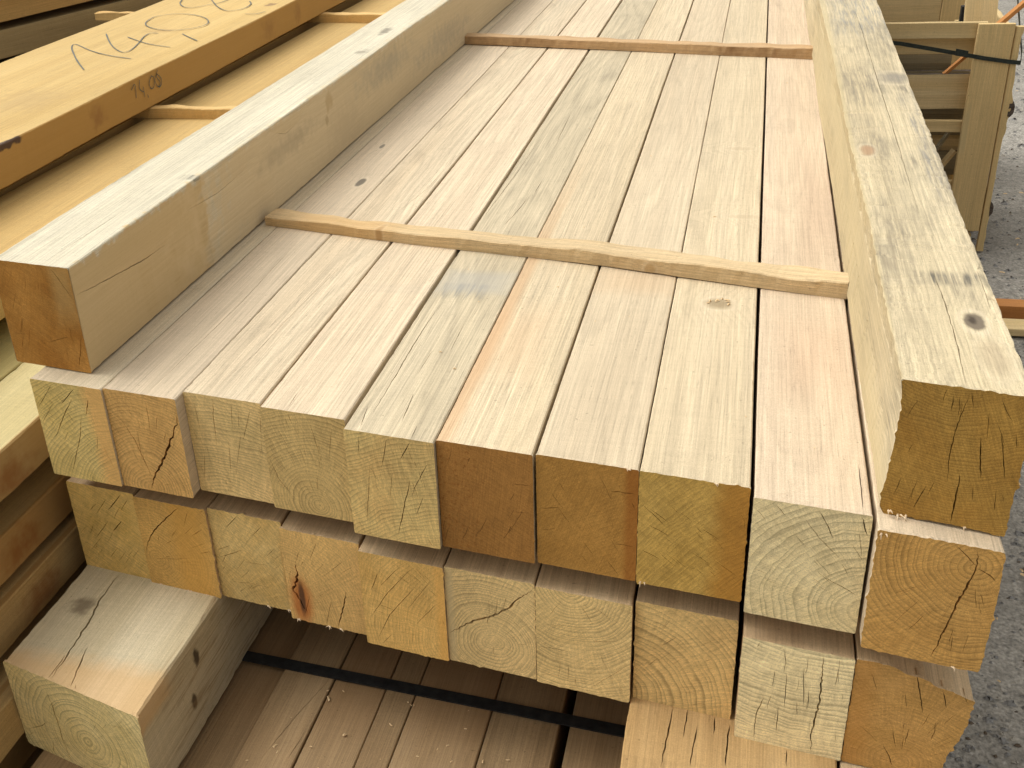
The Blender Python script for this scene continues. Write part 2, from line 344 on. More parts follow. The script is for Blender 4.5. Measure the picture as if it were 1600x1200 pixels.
# splits, measured: (width mm, [(metres from left edge, metres from top)]) for ends, (.., metres behind the front) for tops
ENDC= {'A1': [(1,[(.0466,.002),(.0021,-.0562)]),(1,[(.0394,-.0407),(.0002,-.0874)]),(1.5,[(.0914,-.0059),(.0548,-.0425)]),(1.4,[(.0841,-.0255),(.0637,-.0516),(.0241,-.1138)]),(2,[(.1181,-.0224),(.1106,-.0401),(.1044,-.0557)]),(1.4,[(.0943,-.0552),(.0794,-.1045),(.0412,-.1862)]),(1,[(.1182,-.0936),(.1105,-.1251)]),(.8,[(.0567,-.0954),(.0411,-.1197)])],'A2': [(4.2,[(.1519,-.0273),(.1381,-.0454),(.1113,-.0964),(.0675,-.1669),(.0574,-.1911)]),(1.5,[(.0236,-.0547),(.0441,-.0937),(.0634,-.1628)]),(1,[(.0836,-.013),(.0817,-.0546),(.079,-.0784)]),(.8,[(.0535,-.0732),(.0506,-.131)])],'A3': [(1.2,[(.0574,.0024),(.0523,-.0335),(.0485,-.0942)]),(.9,[(.0185,-.0161),(.0189,-.0388),(.0209,-.0709)]),(.8,[(.0911,-.0072),(.0852,-.0556)]),(.8,[(.126,-.0129),(.1025,-.0757)]),(.7,[(.0216,-.1131),(.0115,-.168)]),(.7,[(.0741,-.0805),(.0674,-.1478)]),(.7,[(.0993,-.067),(.0827,-.1259)]),(.7,[(.1467,-.023),(.1374,-.0697)])],'A4': [(1,[(.0495,.0014),(.0549,-.0218)]),(1,[(.003,-.0937),(.0152,-.1333),(.0438,-.1703)]),(.8,[(.0877,-.0165),(.0979,-.0723)]),(.8,[(.027,-.0352),(.042,-.0686)]),(.7,[(.1254,-.019),(.1143,-.0784)])],'A5': [(1,[(.0717,-.0046),(.0651,-.0355),(.059,-.0581)]),(1.2,[(.1102,-.0031),(.1019,-.0205),(.0906,-.0395)]),(.9,[(.0257,-.0061),(.022,-.0431)]),(1.5,[(.1059,-.0711),(.0892,-.1317),(.077,-.1822)]),(.9,[(.1378,-.0352),(.1153,-.078),(.1056,-.1017)]),(.9,[(.0385,-.0618),(.0312,-.1164),(.0246,-.1633)]),(.7,[(.0766,-.0635),(.0684,-.1135)]),(.7,[(.1258,-.0978),(.1111,-.1362)])],'A6': [(1,[(.1175,-.0553),(.1469,-.053)]),(.7,[(.1161,-.1046),(.1423,-.1014)])],'A7': [(1.6,[(.1076,-.0426),(.1282,-.0406),(.1494,-.0393)]),(1,[(.0058,-.092),(.0369,-.0848)]),(1,[(.1142,-.1326),(.1301,-.1312),(.1505,-.131)]),(.7,[(.0053,-.131),(.0294,-.1237)])],'A8': [(.9,[(.0049,-.0547),(.0259,-.0729),(.0399,-.0865)]),(1,[(.0164,-.0599),(.0441,-.0787)]),(.8,[(.0565,-.0558),(.0737,-.0684)]),(1,[(.0104,-.0858),(.0277,-.0925),(.0485,-.1026)]),(1,[(.0063,-.133),(.033,-.144)]),(.7,[(.0874,-.0778),(.1145,-.0923)]),(.7,[(.0763,-.1215),(.1039,-.1362)]),(.7,[(.1067,-.1272),(.1411,-.1486)])],'A9': [(1.3,[(.0806,-.0021),(.093,-.0222),(.1044,-.0466)]),(1.7,[(.133,.0004),(.137,-.0092),(.1456,-.0338)]),(.8,[(.0282,-.0051),(.0418,-.0214)]),(.9,[(.0659,-.0202),(.0865,-.0466),(.1163,-.075)]),(.8,[(.0564,-.0492),(.0765,-.0683)]),(1.1,[(.0955,-.1076),(.1209,-.1176),(.1463,-.1295)]),(.7,[(.0046,-.0175),(.0183,-.034)]),(.7,[(.1251,-.0459),(.1443,-.0725)])],'A10': [(1.2,[(.0877,-.003),(.1016,-.0152),(.1148,-.0297)]),(2.6,[(.1134,-.0053),(.1161,-.0309),(.1129,-.0456),(.1016,-.0976),(.0919,-.1471),(.0852,-.1853)]),(1.6,[(.1168,-.0322),(.1308,-.0396),(.144,-.0475)]),(.7,[(.1202,-.1674),(.1224,-.135)]),(.6,[(.0617,-.0922),(.0431,-.1242),(.0315,-.1472)]),(.6,[(.1049,-.1396),(.1067,-.1712)])],'D': [(1,[(.0606,-.0093),(.0613,-.0321)]),(1.1,[(.0767,-.0084),(.0728,-.0302),(.069,-.0574),(.0678,-.0949),(.0706,-.1327)]),(2,[(.083,-.1162),(.0828,-.1514),(.0834,-.1892)]),(1.4,[(.0967,-.0591),(.1005,-.0887),(.1059,-.1186)]),(1.1,[(.1169,-.0489),(.1242,-.0809),(.1313,-.1135)]),(1.1,[(.0485,-.1407),(.0384,-.1789)]),(.8,[(.1323,-.0495),(.1367,-.0685)]),(.8,[(.0992,-.1269),(.1016,-.1511)]),(.7,[(.1004,-.0256),(.104,-.0645)]),(.7,[(.1246,-.1287),(.127,-.1599)]),(.7,[(.0569,-.1319),(.0509,-.1581)])],'E': [(1.2,[(.1263,.0007),(.1464,-.0347),(.1575,-.0542)]),(1.2,[(.1585,-.1212),(.1489,-.1542),(.1362,-.1874)]),(.8,[(.0804,-.1454),(.1317,-.127)]),(.6,[(.0092,-.1366),(.0361,-.1353)])],'B1': [(1.6,[(.1202,-.0072),(.102,-.0282),(.084,-.0478)]),(1,[(.0844,-.0238),(.0535,-.0621)]),(2,[(.1088,-.0679),(.0847,-.0947)]),(1,[(.0597,-.0366),(.0376,-.0599)]),(1,[(.0779,-.0733),(.0392,-.12)]),(.9,[(.1345,-.0138),(.1115,-.0449)]),(.7,[(.0231,-.0957),(.0009,-.1171)]),(.7,[(.0509,-.1174),(.02,-.1522)]),(.7,[(.0858,-.132),(.0628,-.1596)])],'B2': [(2,[(.0971,.008),(.0696,-.0285),(.0304,-.0683),(.0106,-.0994),(.0024,-.1203)]),(1.6,[(.1558,.0172),(.1406,-.0036)]),(1,[(.1373,-.0428),(.1139,-.0609)]),(1,[(.1219,-.0989),(.154,-.089)]),(.8,[(.0691,-.0812),(.0512,-.0932)]),(.7,[(.0221,-.1323),(.0818,-.1215)]),(.7,[(.1138,-.009),(.0997,-.043)])],'B3': [(1.2,[(.0618,.0085),(.0329,-.0331)]),(1,[(.0032,-.0903),(.0363,-.0713)]),(1,[(.0083,-.104),(.06,-.0765)]),(.9,[(.017,-.156),(.0632,-.1493),(.1074,-.1505)]),(.8,[(.1083,-.0146),(.0853,-.0398)]),(.7,[(.0607,-.1027),(.1101,-.0992)])],'B4': [(4.5,[(-.0098,-.067),(-.0126,-.104),(-.0232,-.1276),(-.0121,-.1515),(-.0006,-.1728)]),(2.4,[(.1153,-.1043),(.1066,-.1429),(.0905,-.1924)]),(.8,[(.0427,-.1326),(.0273,-.1792)]),(.8,[(.0846,-.1327),(.0687,-.19)]),(.7,[(.0719,-.0085),(.0527,-.0527)])],'B5': [(1,[(.0334,-.0357),(.0249,-.0575),(.0165,-.077)]),(1,[(.0926,-.0155),(.0473,-.0745),(.0111,-.1345)]),(1,[(.1009,-.0466),(.0478,-.1198),(.0204,-.1791)]),(.8,[(.0738,-.0141),(.0353,-.0624)]),(.8,[(.1271,-.0305),(.0845,-.0952)]),(.8,[(.1324,-.0781),(.095,-.128)]),(.7,[(.0487,-.1609),(.0286,-.1874)])],'B6': [(3.6,[(.0031,-.1356),(.0252,-.1156),(.0468,-.0974),(.0719,-.0835),(.0988,-.0643),(.1214,-.037),(.1477,-.0107)]),(1.2,[(.0644,.0115),(.0638,-.0037)]),(.9,[(.07,-.0815),(.0701,-.0987)]),(.6,[(.0779,-.1417),(.078,-.162)]),(.6,[(.1124,-.0778),(.124,-.0943)])],'B7': [(1.1,[(.0813,-.0864),(.1077,-.0806),(.1337,-.073)]),(1.3,[(.0015,-.118),(.0272,-.1158),(.0545,-.1156)]),(1,[(.0025,-.178),(.0187,-.1723),(.0386,-.17)]),(.8,[(.0857,-.1839),(.1162,-.1498),(.1481,-.117)]),(.6,[(.012,-.0712),(.0622,-.0628)])],'B8': [(.8,[(.0414,-.0753),(.0622,-.0532)]),(.9,[(.0863,-.1836),(.1111,-.1684)]),(.6,[(.0573,-.109),(.0746,-.0897)]),(.6,[(.0981,-.0597),(.1215,-.0395)])],'B9': [(2.6,[(.1086,-.0049),(.1106,-.0476),(.1118,-.0925),(.1078,-.1357),(.1064,-.1551),(.1104,-.1899)]),(1.3,[(.0233,.0009),(.0195,-.0134)]),(1,[(.0568,-.0075),(.0608,-.0352)]),(1.6,[(.0363,-.1018),(.0274,-.1423),(.0272,-.186)]),(1.2,[(.0575,-.114),(.0584,-.166)]),(1,[(.0635,-.0479),(.066,-.116)]),(1,[(.085,-.0327),(.0915,-.1034)]),(.8,[(.047,-.0481),(.0463,-.0802)]),(.8,[(.0811,-.0974),(.0842,-.1244)]),(.8,[(.1311,-.0151),(.129,-.0555)])],'B10': [(1.3,[(.0753,-.0021),(.0847,-.0383),(.0922,-.0713)]),(1,[(.1109,-.0217),(.1199,-.0537)]),(.9,[(.0651,-.0398),(.0719,-.0687)]),(1.2,[(.0502,-.1443),(.0606,-.1643),(.0676,-.1819)]),(1,[(.0794,-.1024),(.0765,-.1402)]),(1,[(.11,-.079),(.1115,-.101),(.1078,-.1182)]),(.8,[(.1341,-.019),(.1434,-.0377)])],'F': [(2.6,[(.0922,-.0265),(.0965,-.0598),(.0995,-.1098),(.098,-.1378),(.102,-.1706),(.1042,-.2024)]),(1.2,[(.0055,-.1572),(.054,-.1271),(.0734,-.1074)]),(1.1,[(.0707,-.1544),(.0635,-.1903),(.0581,-.2165)]),(.8,[(.2251,-.0494),(.2665,-.0392)]),(.9,[(.2559,-.0991),(.2747,-.1061),(.2911,-.114)]),(.8,[(.0218,-.1571),(.0077,-.1727)]),(.7,[(.0293,-.1891),(.0265,-.2022)])]}
TOPC= {'A2': [(.9,[(.0843,-.0116),(.0876,.0693),(.0898,.2088),(.0924,.3663),(.0876,.5381),(.0822,.7195)])],'A3': [(.8,[(.0512,.0077),(.0551,.0718),(.0654,.152),(.0676,.2837),(.0743,.4195),(.0917,.668)]),(.8,[(.1342,1.2579),(.1295,1.0636),(.102,.8715)])],'A4': [(.9,[(.0462,.0034),(.0437,.0561)]),(.7,[(-.0041,2.5142),(-.0103,2.1004),(-.0037,1.9199)])],'A5': [(1.5,[(.0297,.4783),(.0269,.3203),(.029,.2081),(.0299,.1223),(.0303,.0505)]),(1.5,[(.0763,.1293),(.0834,.0359)]),(.9,[(.0664,.2871),(.0643,.1867)]),(1.1,[(.0151,.0796),(.0245,.008)]),(1,[(.1112,-.0146),(.1093,.0324)]),(.8,[(.0948,.4002),(.0977,.2819)]),(1.3,[(.0643,1.8354),(.0724,1.5538)]),(1.2,[(.0205,1.6091),(.0174,1.2868),(.0121,1.1368),(.0041,.9274)]),(1.4,[(.0812,1.1071),(.0727,1.0054),(.0621,.9096)]),(1.1,[(.0899,1.2344),(.0893,1.1252)])],'A9': [(1.7,[(.1372,.1051),(.1367,.0439),(.1353,-.0052)])],'E': [(.9,[(.106,.01),(.1095,.1586),(.1136,.2755)]),(.7,[(.0045,.2798),(.0055,.5392)])],'D': [(1.6,[(.0831,2.5588),(.0846,1.9349),(.0842,1.4551),(.0841,1.0472),(.0806,.5717)]),(1.4,[(.0757,.3648),(.0782,.2591),(.0782,.1344),(.0736,-.0095)]),(.9,[(.1351,.3622),(.1353,.2744),(.133,.2173)])],'F': [(3.4,[(.0806,.266),(.083,.1892),(.094,.1355),(.1019,.0643),(.1068,.0089),(.1088,-.0356)]),(2,[(.1018,.0327),(.103,-.0338)]),(2.4,[(.1287,.0631),(.1402,.0154),(.1528,-.0443)]),(1,[(.1593,-.0286),(.164,-.0479)])],'H': [(2.2,[(.0681,.2197),(.065,.184),(.0626,.1418),(.0591,.0889)]),(1.8,[(.0903,.219),(.0887,.1888),(.0866,.1529)]),(2,[(.1061,.1857),(.1029,.1437),(.1002,.0973)]),(2,[(.1311,.2088),(.1307,.1682)]),(2.4,[(.1532,.1968),(.1513,.1535),(.1497,.1075)]),(1.6,[(.2371,.1616),(.2362,.1252)])],'G2': [(1,[(.4151,-.1073),(.4431,.0199),(.4719,.1258)]),(1,[(.464,-.0943),(.4725,-.015)])]}

def C(r, g, b, k=0.85):
    f = lambda v: ((v / 255 + 0.055) / 1.055) ** 2.4 if v > 10 else v / 3295
    return (f(r) * k * 1.0, f(g) * k * 0.982, f(b) * k * 0.93)
def knot(c, r, col=(0.10, 0.075, 0.045), st=0.85, soft=0.25): return ('knot', c, r, col, st, soft)
def spot(c, r, col, st=0.8, soft=0.5): return ('spot', c, r, col, st, soft)
def EC(r, g, b, k=1.45):
    p = C(r, g, b, k); return (p[0] * 1.0, p[1] * 0.982, p[2] * 0.97)          # end grain
def box(c, r, col, st, soft=0.2, streak=0.0): return ('box', c, r, col, st, soft, streak)
H = 0.1926; ZB = -0.2387; ZF = ZB - H; ZG = ZF - H; GROUND = -1.15

# ------------------------------------------------------------------ ground
def make_ground():
    s = NT('gravelly_asphalt'); p = s.co
    a = s.noise(p, 9, 4, 0.6); b = s.noise(p, 90, 4, 0.65); q = s.noise(p, 1.3, 3)
    vor = s.t.nodes.new('ShaderNodeTexVoronoi'); vor.inputs['Scale'].default_value = 75; s.put(vor.inputs['Vector'], p)
    col = s.mix(s.rng(b, 0.3, 0.7), (0.15, 0.140, 0.118), (0.40, 0.365, 0.305))
    col = s.mix(s.rng(a, 0.45, 0.7, 0, 0.6), col, (0.22, 0.20, 0.165))
    st = s.rng(vor.outputs['Distance'], 0.0, 0.55, 1.0, 0.0)
    bright = s.rng(s.sep(vor.outputs['Color'])[0], 0.72, 0.95)
    col = s.mix(s.math('MULTIPLY', s.math('MULTIPLY', st, bright), 0.75), col, (0.50, 0.46, 0.40))
    dk = s.rng(s.noise(p, 26, 5, 0.7), 0.46, 0.66, 1.05, 0.76)
    col = s.scale(col, s.math('MULTIPLY', dk, s.rng(q, 0.3, 0.7, 0.85, 1.2)))
    s.put(s.b.inputs['Base Color'], col); s.b.inputs['Roughness'].default_value = 0.9
    s.bump(s.math('ADD', b, s.math('MULTIPLY', st, 0.8)), 0.6, 0.01)
    M = Mesh(); N = 90
    for j in range(N + 1):
        for i in range(N + 1):
            f = lambda t: math.copysign(abs(t) ** 3.0, t)
            x = 2.2 + f((i / N - 0.5) * 2) * 150; y = 2.5 + f((j / N - 0.5) * 2) * 150
            dd = 1.0 if abs(x - 2.2) < 4 and abs(y - 2.5) < 8 else 0.0
            M.vert(x, y, (noise.noise((x * 2.1, y * 2.1, 0)) * 0.012 - 0.008) * dd)
    for j in range(N):
        for i in range(N):
            a_ = j * (N + 1) + i; M.face((a_, a_ + 1, a_ + N + 2, a_ + N + 1))
    o = M.done('ground', (0, 0, GROUND), (s.m,)); o['kind'] = 'structure'
    # loose stones and wood crumbs lying on it: nobody could count them
    M = Mesh(); rnd = random.Random(5)
    for k in range(5200):
        t = rnd.random() ** 1.3
        y = 0.1 + t * 8.5; x = 1.5 + rnd.random() * (0.65 + 0.24 * y)
        r = rnd.uniform(0.003, 0.0075) * (1 + 0.12 * y) * (2.0 if rnd.random() < 0.05 else 1)
        z = noise.noise((x * 2.1, y * 2.1, 0)) * 0.012 - 0.008 + r * 0.25
        an = rnd.random() * 6.3; e1, e2 = rnd.uniform(0.7, 1.5), rnd.uniform(0.6, 1.0)
        ids = []
        for q in range(5):
            a_ = an + q * 1.2566; ids.append(M.vert(x + math.cos(a_) * r * e1 * rnd.uniform(0.8, 1.2), y + math.sin(a_) * r * e2 * rnd.uniform(0.8, 1.2), z - r * 0.3))
        t1 = M.vert(x + r * 0.3 * e1, y + r * 0.1, z + r * rnd.uniform(0.3, 0.6)); t2 = M.vert(x - r * 0.35 * e1, y, z + r * rnd.uniform(0.3, 0.6))
        mi = 1 if rnd.random() < 0.16 else (2 if rnd.random() < 0.14 else 0)
        for q in range(5):
            M.face((ids[q], ids[(q + 1) % 5], t1 if q in (0, 1, 4) else t2), mi)
        M.face((ids[2], t2, t1), mi); M.face((ids[0], t1, t2), mi)
    o = M.done('loose_gravel', (0, 0, GROUND), (plain('grey_stone', (0.14, 0.135, 0.125), (0.30, 0.285, 0.26), 200), plain('pale_stone', (0.30, 0.27, 0.22), (0.45, 0.41, 0.34), 200), plain('brown_crumb', (0.07, 0.05, 0.035), (0.16, 0.12, 0.08), 200)))
    o['kind'] = 'stuff'
make_ground()

# ------------------------------------------------------------------ the two layers of square beams
GA, GB = 'square beams of the upper layer', 'square beams of the lower layer'
OL = EC(182, 154, 100); OL2 = EC(198, 172, 120); BR = EC(148, 107, 54, 1.2); BR2 = EC(178, 124, 58, 1.15); TAN = EC(190, 154, 96); GRY = EC(190, 174, 132); GRY2 = EC(206, 192, 152)
GREYBAND = (0.19, 0.19, 0.165)
A_TOP = {1: ((222, 206, 176), (232, 216, 186)), 2: ((220, 201, 174), (234, 214, 188)), 3: ((224, 203, 172), (238, 221, 192)), 4: ((232, 208, 178), (242, 222, 192)),
         5: ((198, 184, 154), (214, 200, 170)), 6: ((218, 198, 162), (232, 212, 178)), 7: ((210, 190, 160), (222, 204, 174)), 8: ((208, 190, 156), (222, 204, 172)),
         9: ((220, 196, 170), (234, 212, 186)), 10: ((222, 200, 170), (236, 216, 188))}
A_END = {1: (EC(176, 156, 96), EC(192, 172, 114)), 2: (TAN, EC(176, 140, 84)), 3: (OL2, EC(180, 158, 108)), 4: (EC(182, 158, 106), EC(170, 146, 96)), 5: (OL, EC(190, 168, 112)), 6: (BR, EC(160, 116, 60, 1.2)), 7: (EC(156, 116, 56, 1.25), EC(170, 129, 66, 1.25)), 8: (EC(160, 130, 66), EC(176, 146, 80)), 9: (GRY, GRY2), 10: (EC(166, 128, 70), EC(180, 142, 82))}
B_END = {1: (EC(186, 156, 88), EC(200, 172, 108)), 2: (EC(188, 152, 88), EC(176, 142, 82)), 3: (EC(196, 172, 116), EC(184, 154, 94)), 4: (EC(192, 160, 102), EC(182, 150, 96)), 5: (EC(194, 162, 100), EC(184, 150, 88)), 6: (EC(186, 164, 116), EC(196, 172, 122)), 7: (EC(190, 166, 114), EC(200, 176, 124)), 8: (EC(196, 170, 116), EC(184, 156, 104)), 9: (GRY2, EC(212, 198, 156)), 10: (EC(156, 122, 68), EC(170, 134, 80))}
Ax = [[-0.0, 0.1487], [0.1487, 0.2925], [0.2925, 0.4393], [0.442, 0.5928], [0.5991, 0.7482], [0.7486, 0.8988], [0.9022, 1.0522], [1.0526, 1.2028], [1.2068, 1.3553], [1.3563, 1.5034]]
Bx = [[-0.0141, 0.136], [0.139, 0.2907], [0.2910, 0.4382], [0.4414, 0.5913], [0.5952, 0.7451], [0.7455, 0.8965], [0.8977, 1.0489], [1.0525, 1.2031], [1.2097, 1.361], [1.3626, 1.5135]]
Ay = [0.091, 0.077, 0.086, 0.057, 0.01, 0.0, -0.016, -0.037, -0.078, -0.127]
By = [0.135, 0.108, 0.096, 0.06, 0.022, 0.007, -0.017, -0.024, -0.077, -0.095]
A_LAB = {1: 'leftmost pale beam of the upper layer, partly under the left spacer timber',
         2: 'upper layer beam with a wide black split across its ringed end',
         3: 'upper layer beam set slightly back, right of the beam with the wide black split',
         4: 'smooth cream beam of the upper layer, left of the grey cracked one',
         5: 'grey weathered beam of the upper layer with long cracks on top',
         6: 'upper layer beam with a red brown rough end and an orange streak on top',
         7: 'upper layer beam with an orange brown end right of the dark gap',
         8: 'upper layer beam with an olive brown end and a small knot on top',
         9: 'pinkish beam of the upper layer with a grey ringed end, beside the right spacer timber',
         10: 'upper layer beam under the big right spacer timber, star shaped split in its end'}
B_LAB = {1: 'lower layer beam at the left end, short slanting cracks in its yellow end',
         2: 'lower layer beam with one long curved crack, second from the left',
         3: 'pale lower layer beam just left of the reddish bark pocket',
         4: 'lower layer beam with a dark bark pocket in its end',
         5: 'lower layer beam with steep fine cracks and an orange right edge',
         6: 'lower layer beam with a jagged diagonal split through its round rings',
         7: 'plain ringed lower layer beam right of the jagged diagonal split',
         8: 'lower layer beam with bold curved rings left of the dark upright gap',
         9: 'pale grey lower layer beam with a long upright crack',
         10: 'brown lower layer beam with a chipped wany corner at the right end'}
z2 = H / 2
A_FT = {2: [knot((0.021, 1.125, H), (0.010, 0.030, 0.02), (0.13, 0.11, 0.08)), knot((-0.02, 1.44, H), (0.006, 0.02, 0.01), (0.2, 0.17, 0.13))],
        4: [box((0, 0.5, H), (0.2, 0.02, 0.02), (0.45, 0.38, 0.28), 0.15, 0.5)],
        5: [box((-0.02, 0.555, H), (0.050, 0.035, 0.02), GREYBAND, 0.65, 0.35, 0.55), box((0, 0.60, H), (0.07, 0.05, 0.02), (0.35, 0.34, 0.30), 0.45, 0.5)],
        6: [box((-0.066, 0.2, H), (0.014, 0.8, 0.02), C(206, 156, 108), 0.45, 0.8), box((-0.03, 0.36, H), (0.05, 0.12, 0.02), C(214, 170, 126), 0.25, 0.8)],
        7: [box((0, 0.66, H), (0.08, 0.05, 0.02), C(206, 164, 118), 0.25, 0.8)],
        8: [knot((0.008, 0.60, H), (0.022, 0.022, 0.01), (0.26, 0.19, 0.10), 0.75, 0.6), knot((0.04, 1.07, H), (0.03, 0.012, 0.01), (0.42, 0.32, 0.2), 0.4, 0.7), knot((0.02, 1.58, H), (0.03, 0.014, 0.01), (0.42, 0.32, 0.2), 0.4, 0.7)],
        9: [box((0.02, 0.45, H), (0.05, 0.12, 0.02), C(214, 168, 134), 0.2, 0.9), box((0.05, 1.2, H), (0.04, 0.3, 0.02), C(170, 140, 120), 0.3, 0.8)]}
A_PITH = {1: (0.10, -0.05), 2: (-0.012, 0.008), 3: (-0.02, -0.25), 4: (0.01, 0.02), 5: (0.12, -0.20), 6: (-0.30, -0.6), 7: (0.25, -0.3), 8: (0.30, -0.2), 9: (0.085, 0.035), 10: (0.041, 0.160)}
B_PITH = {1: (-0.25, -0.3), 2: (-0.05, 0.06), 3: (-0.16, -0.1), 4: (-0.10, 0.01), 5: (0.15, 0.05), 6: (0.002, 0.056), 7: (-0.02, 0.20), 8: (-0.10, 0.01), 9: (0.02, 0.45), 10: (0.0, 0.02)}
RING = {6: 0.40, 7: 0.38, 8: 0.55}
A_EF = {6: [box((-0.05, -0.02, z2), (0.045, 0.2, 0.16), EC(122, 72, 26, 1.1), 0.6, 0.7, 0.25)], 7: [box((0.068, 0, z2), (0.012, 0.2, 0.2), EC(140, 80, 22, 1.1), 0.6, 0.6)],
        8: [box((0.06, 0, 0.1), (0.025, 0.2, 0.2), EC(150, 106, 46), 0.4, 0.9)], 1: [box((0.068, 0, 0.1), (0.02, 0.2, 0.2), EC(186, 150, 92), 0.5, 0.5)]}
B_EF = {4: [knot((-0.050, 0, 0.045), (0.020, 0.1, 0.050), EC(150, 78, 26), 0.75, 0.5), knot((-0.048, 0, 0.05), (0.006, 0.1, 0.035), (0.05, 0.03, 0.02), 0.8, 0.4)],
        3: [box((0.072, 0, 0.08), (0.006, 0.2, 0.05), EC(140, 90, 40), 0.5, 0.7)],
        5: [box((0.07, 0, 0.07), (0.010, 0.2, 0.14), EC(194, 146, 74), 0.5, 0.8)], 6: [box((-0.072, 0, 0.1), (0.01, 0.2, 0.14), EC(168, 152, 116), 0.7, 0.6)],
        2: [box((0.03, 0, 0.08), (0.035, 0.2, 0.2), EC(186, 140, 64), 0.45, 0.6)], 10: [box((-0.068, 0, 0.08), (0.02, 0.2, 0.2), EC(164, 114, 52), 0.3, 0.8)]}
for i in range(10):
    k = i + 1
    c1, c2 = (C(*[u * 0.62 + v * 0.38 for u, v in zip(q, m_)]) for q, m_ in zip(A_TOP[k], ((216, 197, 166), (230, 211, 180))))
    sm = wood_side('beam_side', c1, c2, 10 + k, (random.Random(k).uniform(-0.12, 0.12), random.Random(k + 50).uniform(-0.16, 0.06)), 0.8 if k in (3, 5) else 0.5, 110 + 9 * k, 0.45 if k == 5 else 0.0, A_FT.get(k, ()), 1.25 if k in (3, 4, 5, 6) else 0.95, warp=0.11 if k in (2, 3) else 0.06)
    e1, e2 = A_END[k]
    sap = {1: EC(196, 160, 100), 3: None, 8: EC(158, 120, 54)}.get(k)
    em = wood_end('beam_end', e1, e2, 30 + k, A_PITH[k], 100 if k == 9 else 160, RING.get(k, 0.85), sap, (1, 0, 0.035), A_EF.get(k, ()), 0.25 if k in (6, 7) else 0.6, 0.2 + 0.25 * k)
    x0, x1 = Ax[i]; m = 0.0007
    if k == 10: x0, x1 = 1.3590, 1.5034
    ol = None; w = x1 - x0 - 2 * m
    if k == 10: ol = [(-w / 2, 0.004), (0, 0.0), (w / 2, 0), (w / 2 + 0.002, 0.10), (w / 2, H - 0.004), (0.02, H - 0.002), (-w / 2, H)]
    pith_of[k] = A_PITH[k]
    o = timber('square_timber', x0 + m, x1 - m, 0.0, H, Ay[i], 4.7, sm, em, k, endc=ENDC['A%d' % k], topc=TOPC.get('A%d' % k, ()), outline=ol, fuzz={10: 0.0022, 8: 0.0012}.get(k, 0.0005))
    tag(o, A_LAB[k], 'beam', GA)
for i in range(10):
    k = i + 1
    c1, c2 = C(208, 176, 136), C(226, 198, 158)
    sm = wood_side('lower_beam_side', c1, c2, 50 + k, (0.0, 0.06 + 0.01 * k), 0.5, 140, 0.0, (), 1.0)
    e1, e2 = B_END[k]
    em = wood_end('lower_beam_end', e1, e2, 70 + k, B_PITH[k], 165 if k not in (8, 9) else (105 if k == 8 else 130), 0.9 if k in (6, 7, 8, 9) else 0.45, None, (1, 0, 0), B_EF.get(k, ()), 0.6, 0.1 + 0.33 * k)
    x0, x1 = Bx[i]; m = 0.0007; w = x1 - x0 - 2 * m; ol = None
    cr_ = ENDC['B%d' % k]
    if k == 4: cr_ = [(wd, [(a + (0.034 if wd > 3 else 0), b) for a, b in l]) for wd, l in cr_]
    if k == 10: ol = [(-w / 2, 0), (0.052, 0), (0.056, 0.05), (0.066, 0.085), (0.070, 0.10), (0.075, 0.15), (0.076, 0.160), (0.050, 0.168), (0.030, 0.170), (0.012, 0.181), (-0.012, 0.184), (-0.03, 0.1915), (-w / 2, H)]
    pith_of[100 + k] = B_PITH[k]
    o = timber('square_timber', x0 + m, x1 - m, ZB, H, By[i], 4.7, sm, em, 100 + k, endc=cr_, outline=ol, dense=0.3, fuzz=0.0010 if k not in (2, 3, 4, 10) else 0.0024)
    tag(o, B_LAB[k], 'beam', GB)

pith_of[201] = (0.04, 0.30); pith_of[211] = (-0.01, 0.27); pith_of[221] = (0.015, 0.075)
# ------------------------------------------------------------------ heavy spacer timbers on top and below
E_S = wood_side('left_spacer_side', C(210, 200, 174, .92), C(224, 215, 192, .92), 201, (0.3, 0.25), 0.7, 120, 0.38,  # sky sheen on the top painted into the whitish base; right face boxed tan
    [spot((0.081, 1.245, 0.148), (0.03, 0.026, 0.022), (0.22, 0.14, 0.06), 0.85, 0.4), spot((0.081, 1.215, 0.11), (0.03, 0.018, 0.017), (0.06, 0.04, 0.02), 0.9, 0.3), spot((0.081, 1.35, 0.06), (0.03, 0.12, 0.05), (0.24, 0.23, 0.20), 0.5, 0.7),
     box((0.081, 0.470, 0.10), (0.03, 0.016, 0.2), (0.15, 0.14, 0.11), 0.8, 0.25, 0.75), box((0.081, 0.33, 0.06), (0.02, 0.012, 0.06), (0.22, 0.16, 0.09), 0.6, 0.6, 0.6), box((0.081, 0.22, 0.05), (0.03, 0.02, 0.06), (0.25, 0.17, 0.08), 0.5, 0.5, 0.5), box((0.081, 0.05, 0.06), (0.006, 0.435, 0.128), C(208, 178, 126), 0.8, 0.04), box((0.085, 2.4, 0.06), (0.012, 1.95, 0.128), C(218, 194, 152), 0.7, 0.08), spot((0.085, 1.75, 0.13), (0.02, 0.22, 0.035), (0.26, 0.24, 0.19), 0.45, 0.8), spot((0.085, 0.95, 0.12), (0.02, 0.16, 0.02), (0.34, 0.27, 0.17), 0.5, 0.8), spot((0.085, 2.4, 0.08), (0.02, 0.30, 0.04), (0.25, 0.23, 0.19), 0.4, 0.8), spot((0.03, 1.95, H), (0.012, 0.05, 0.02), (0.12, 0.10, 0.07), 0.7, 0.6), spot((0.05, 1.65, H), (0.016, 0.03, 0.02), (0.18, 0.15, 0.10), 0.6, 0.6)], 1.1, 0.6)
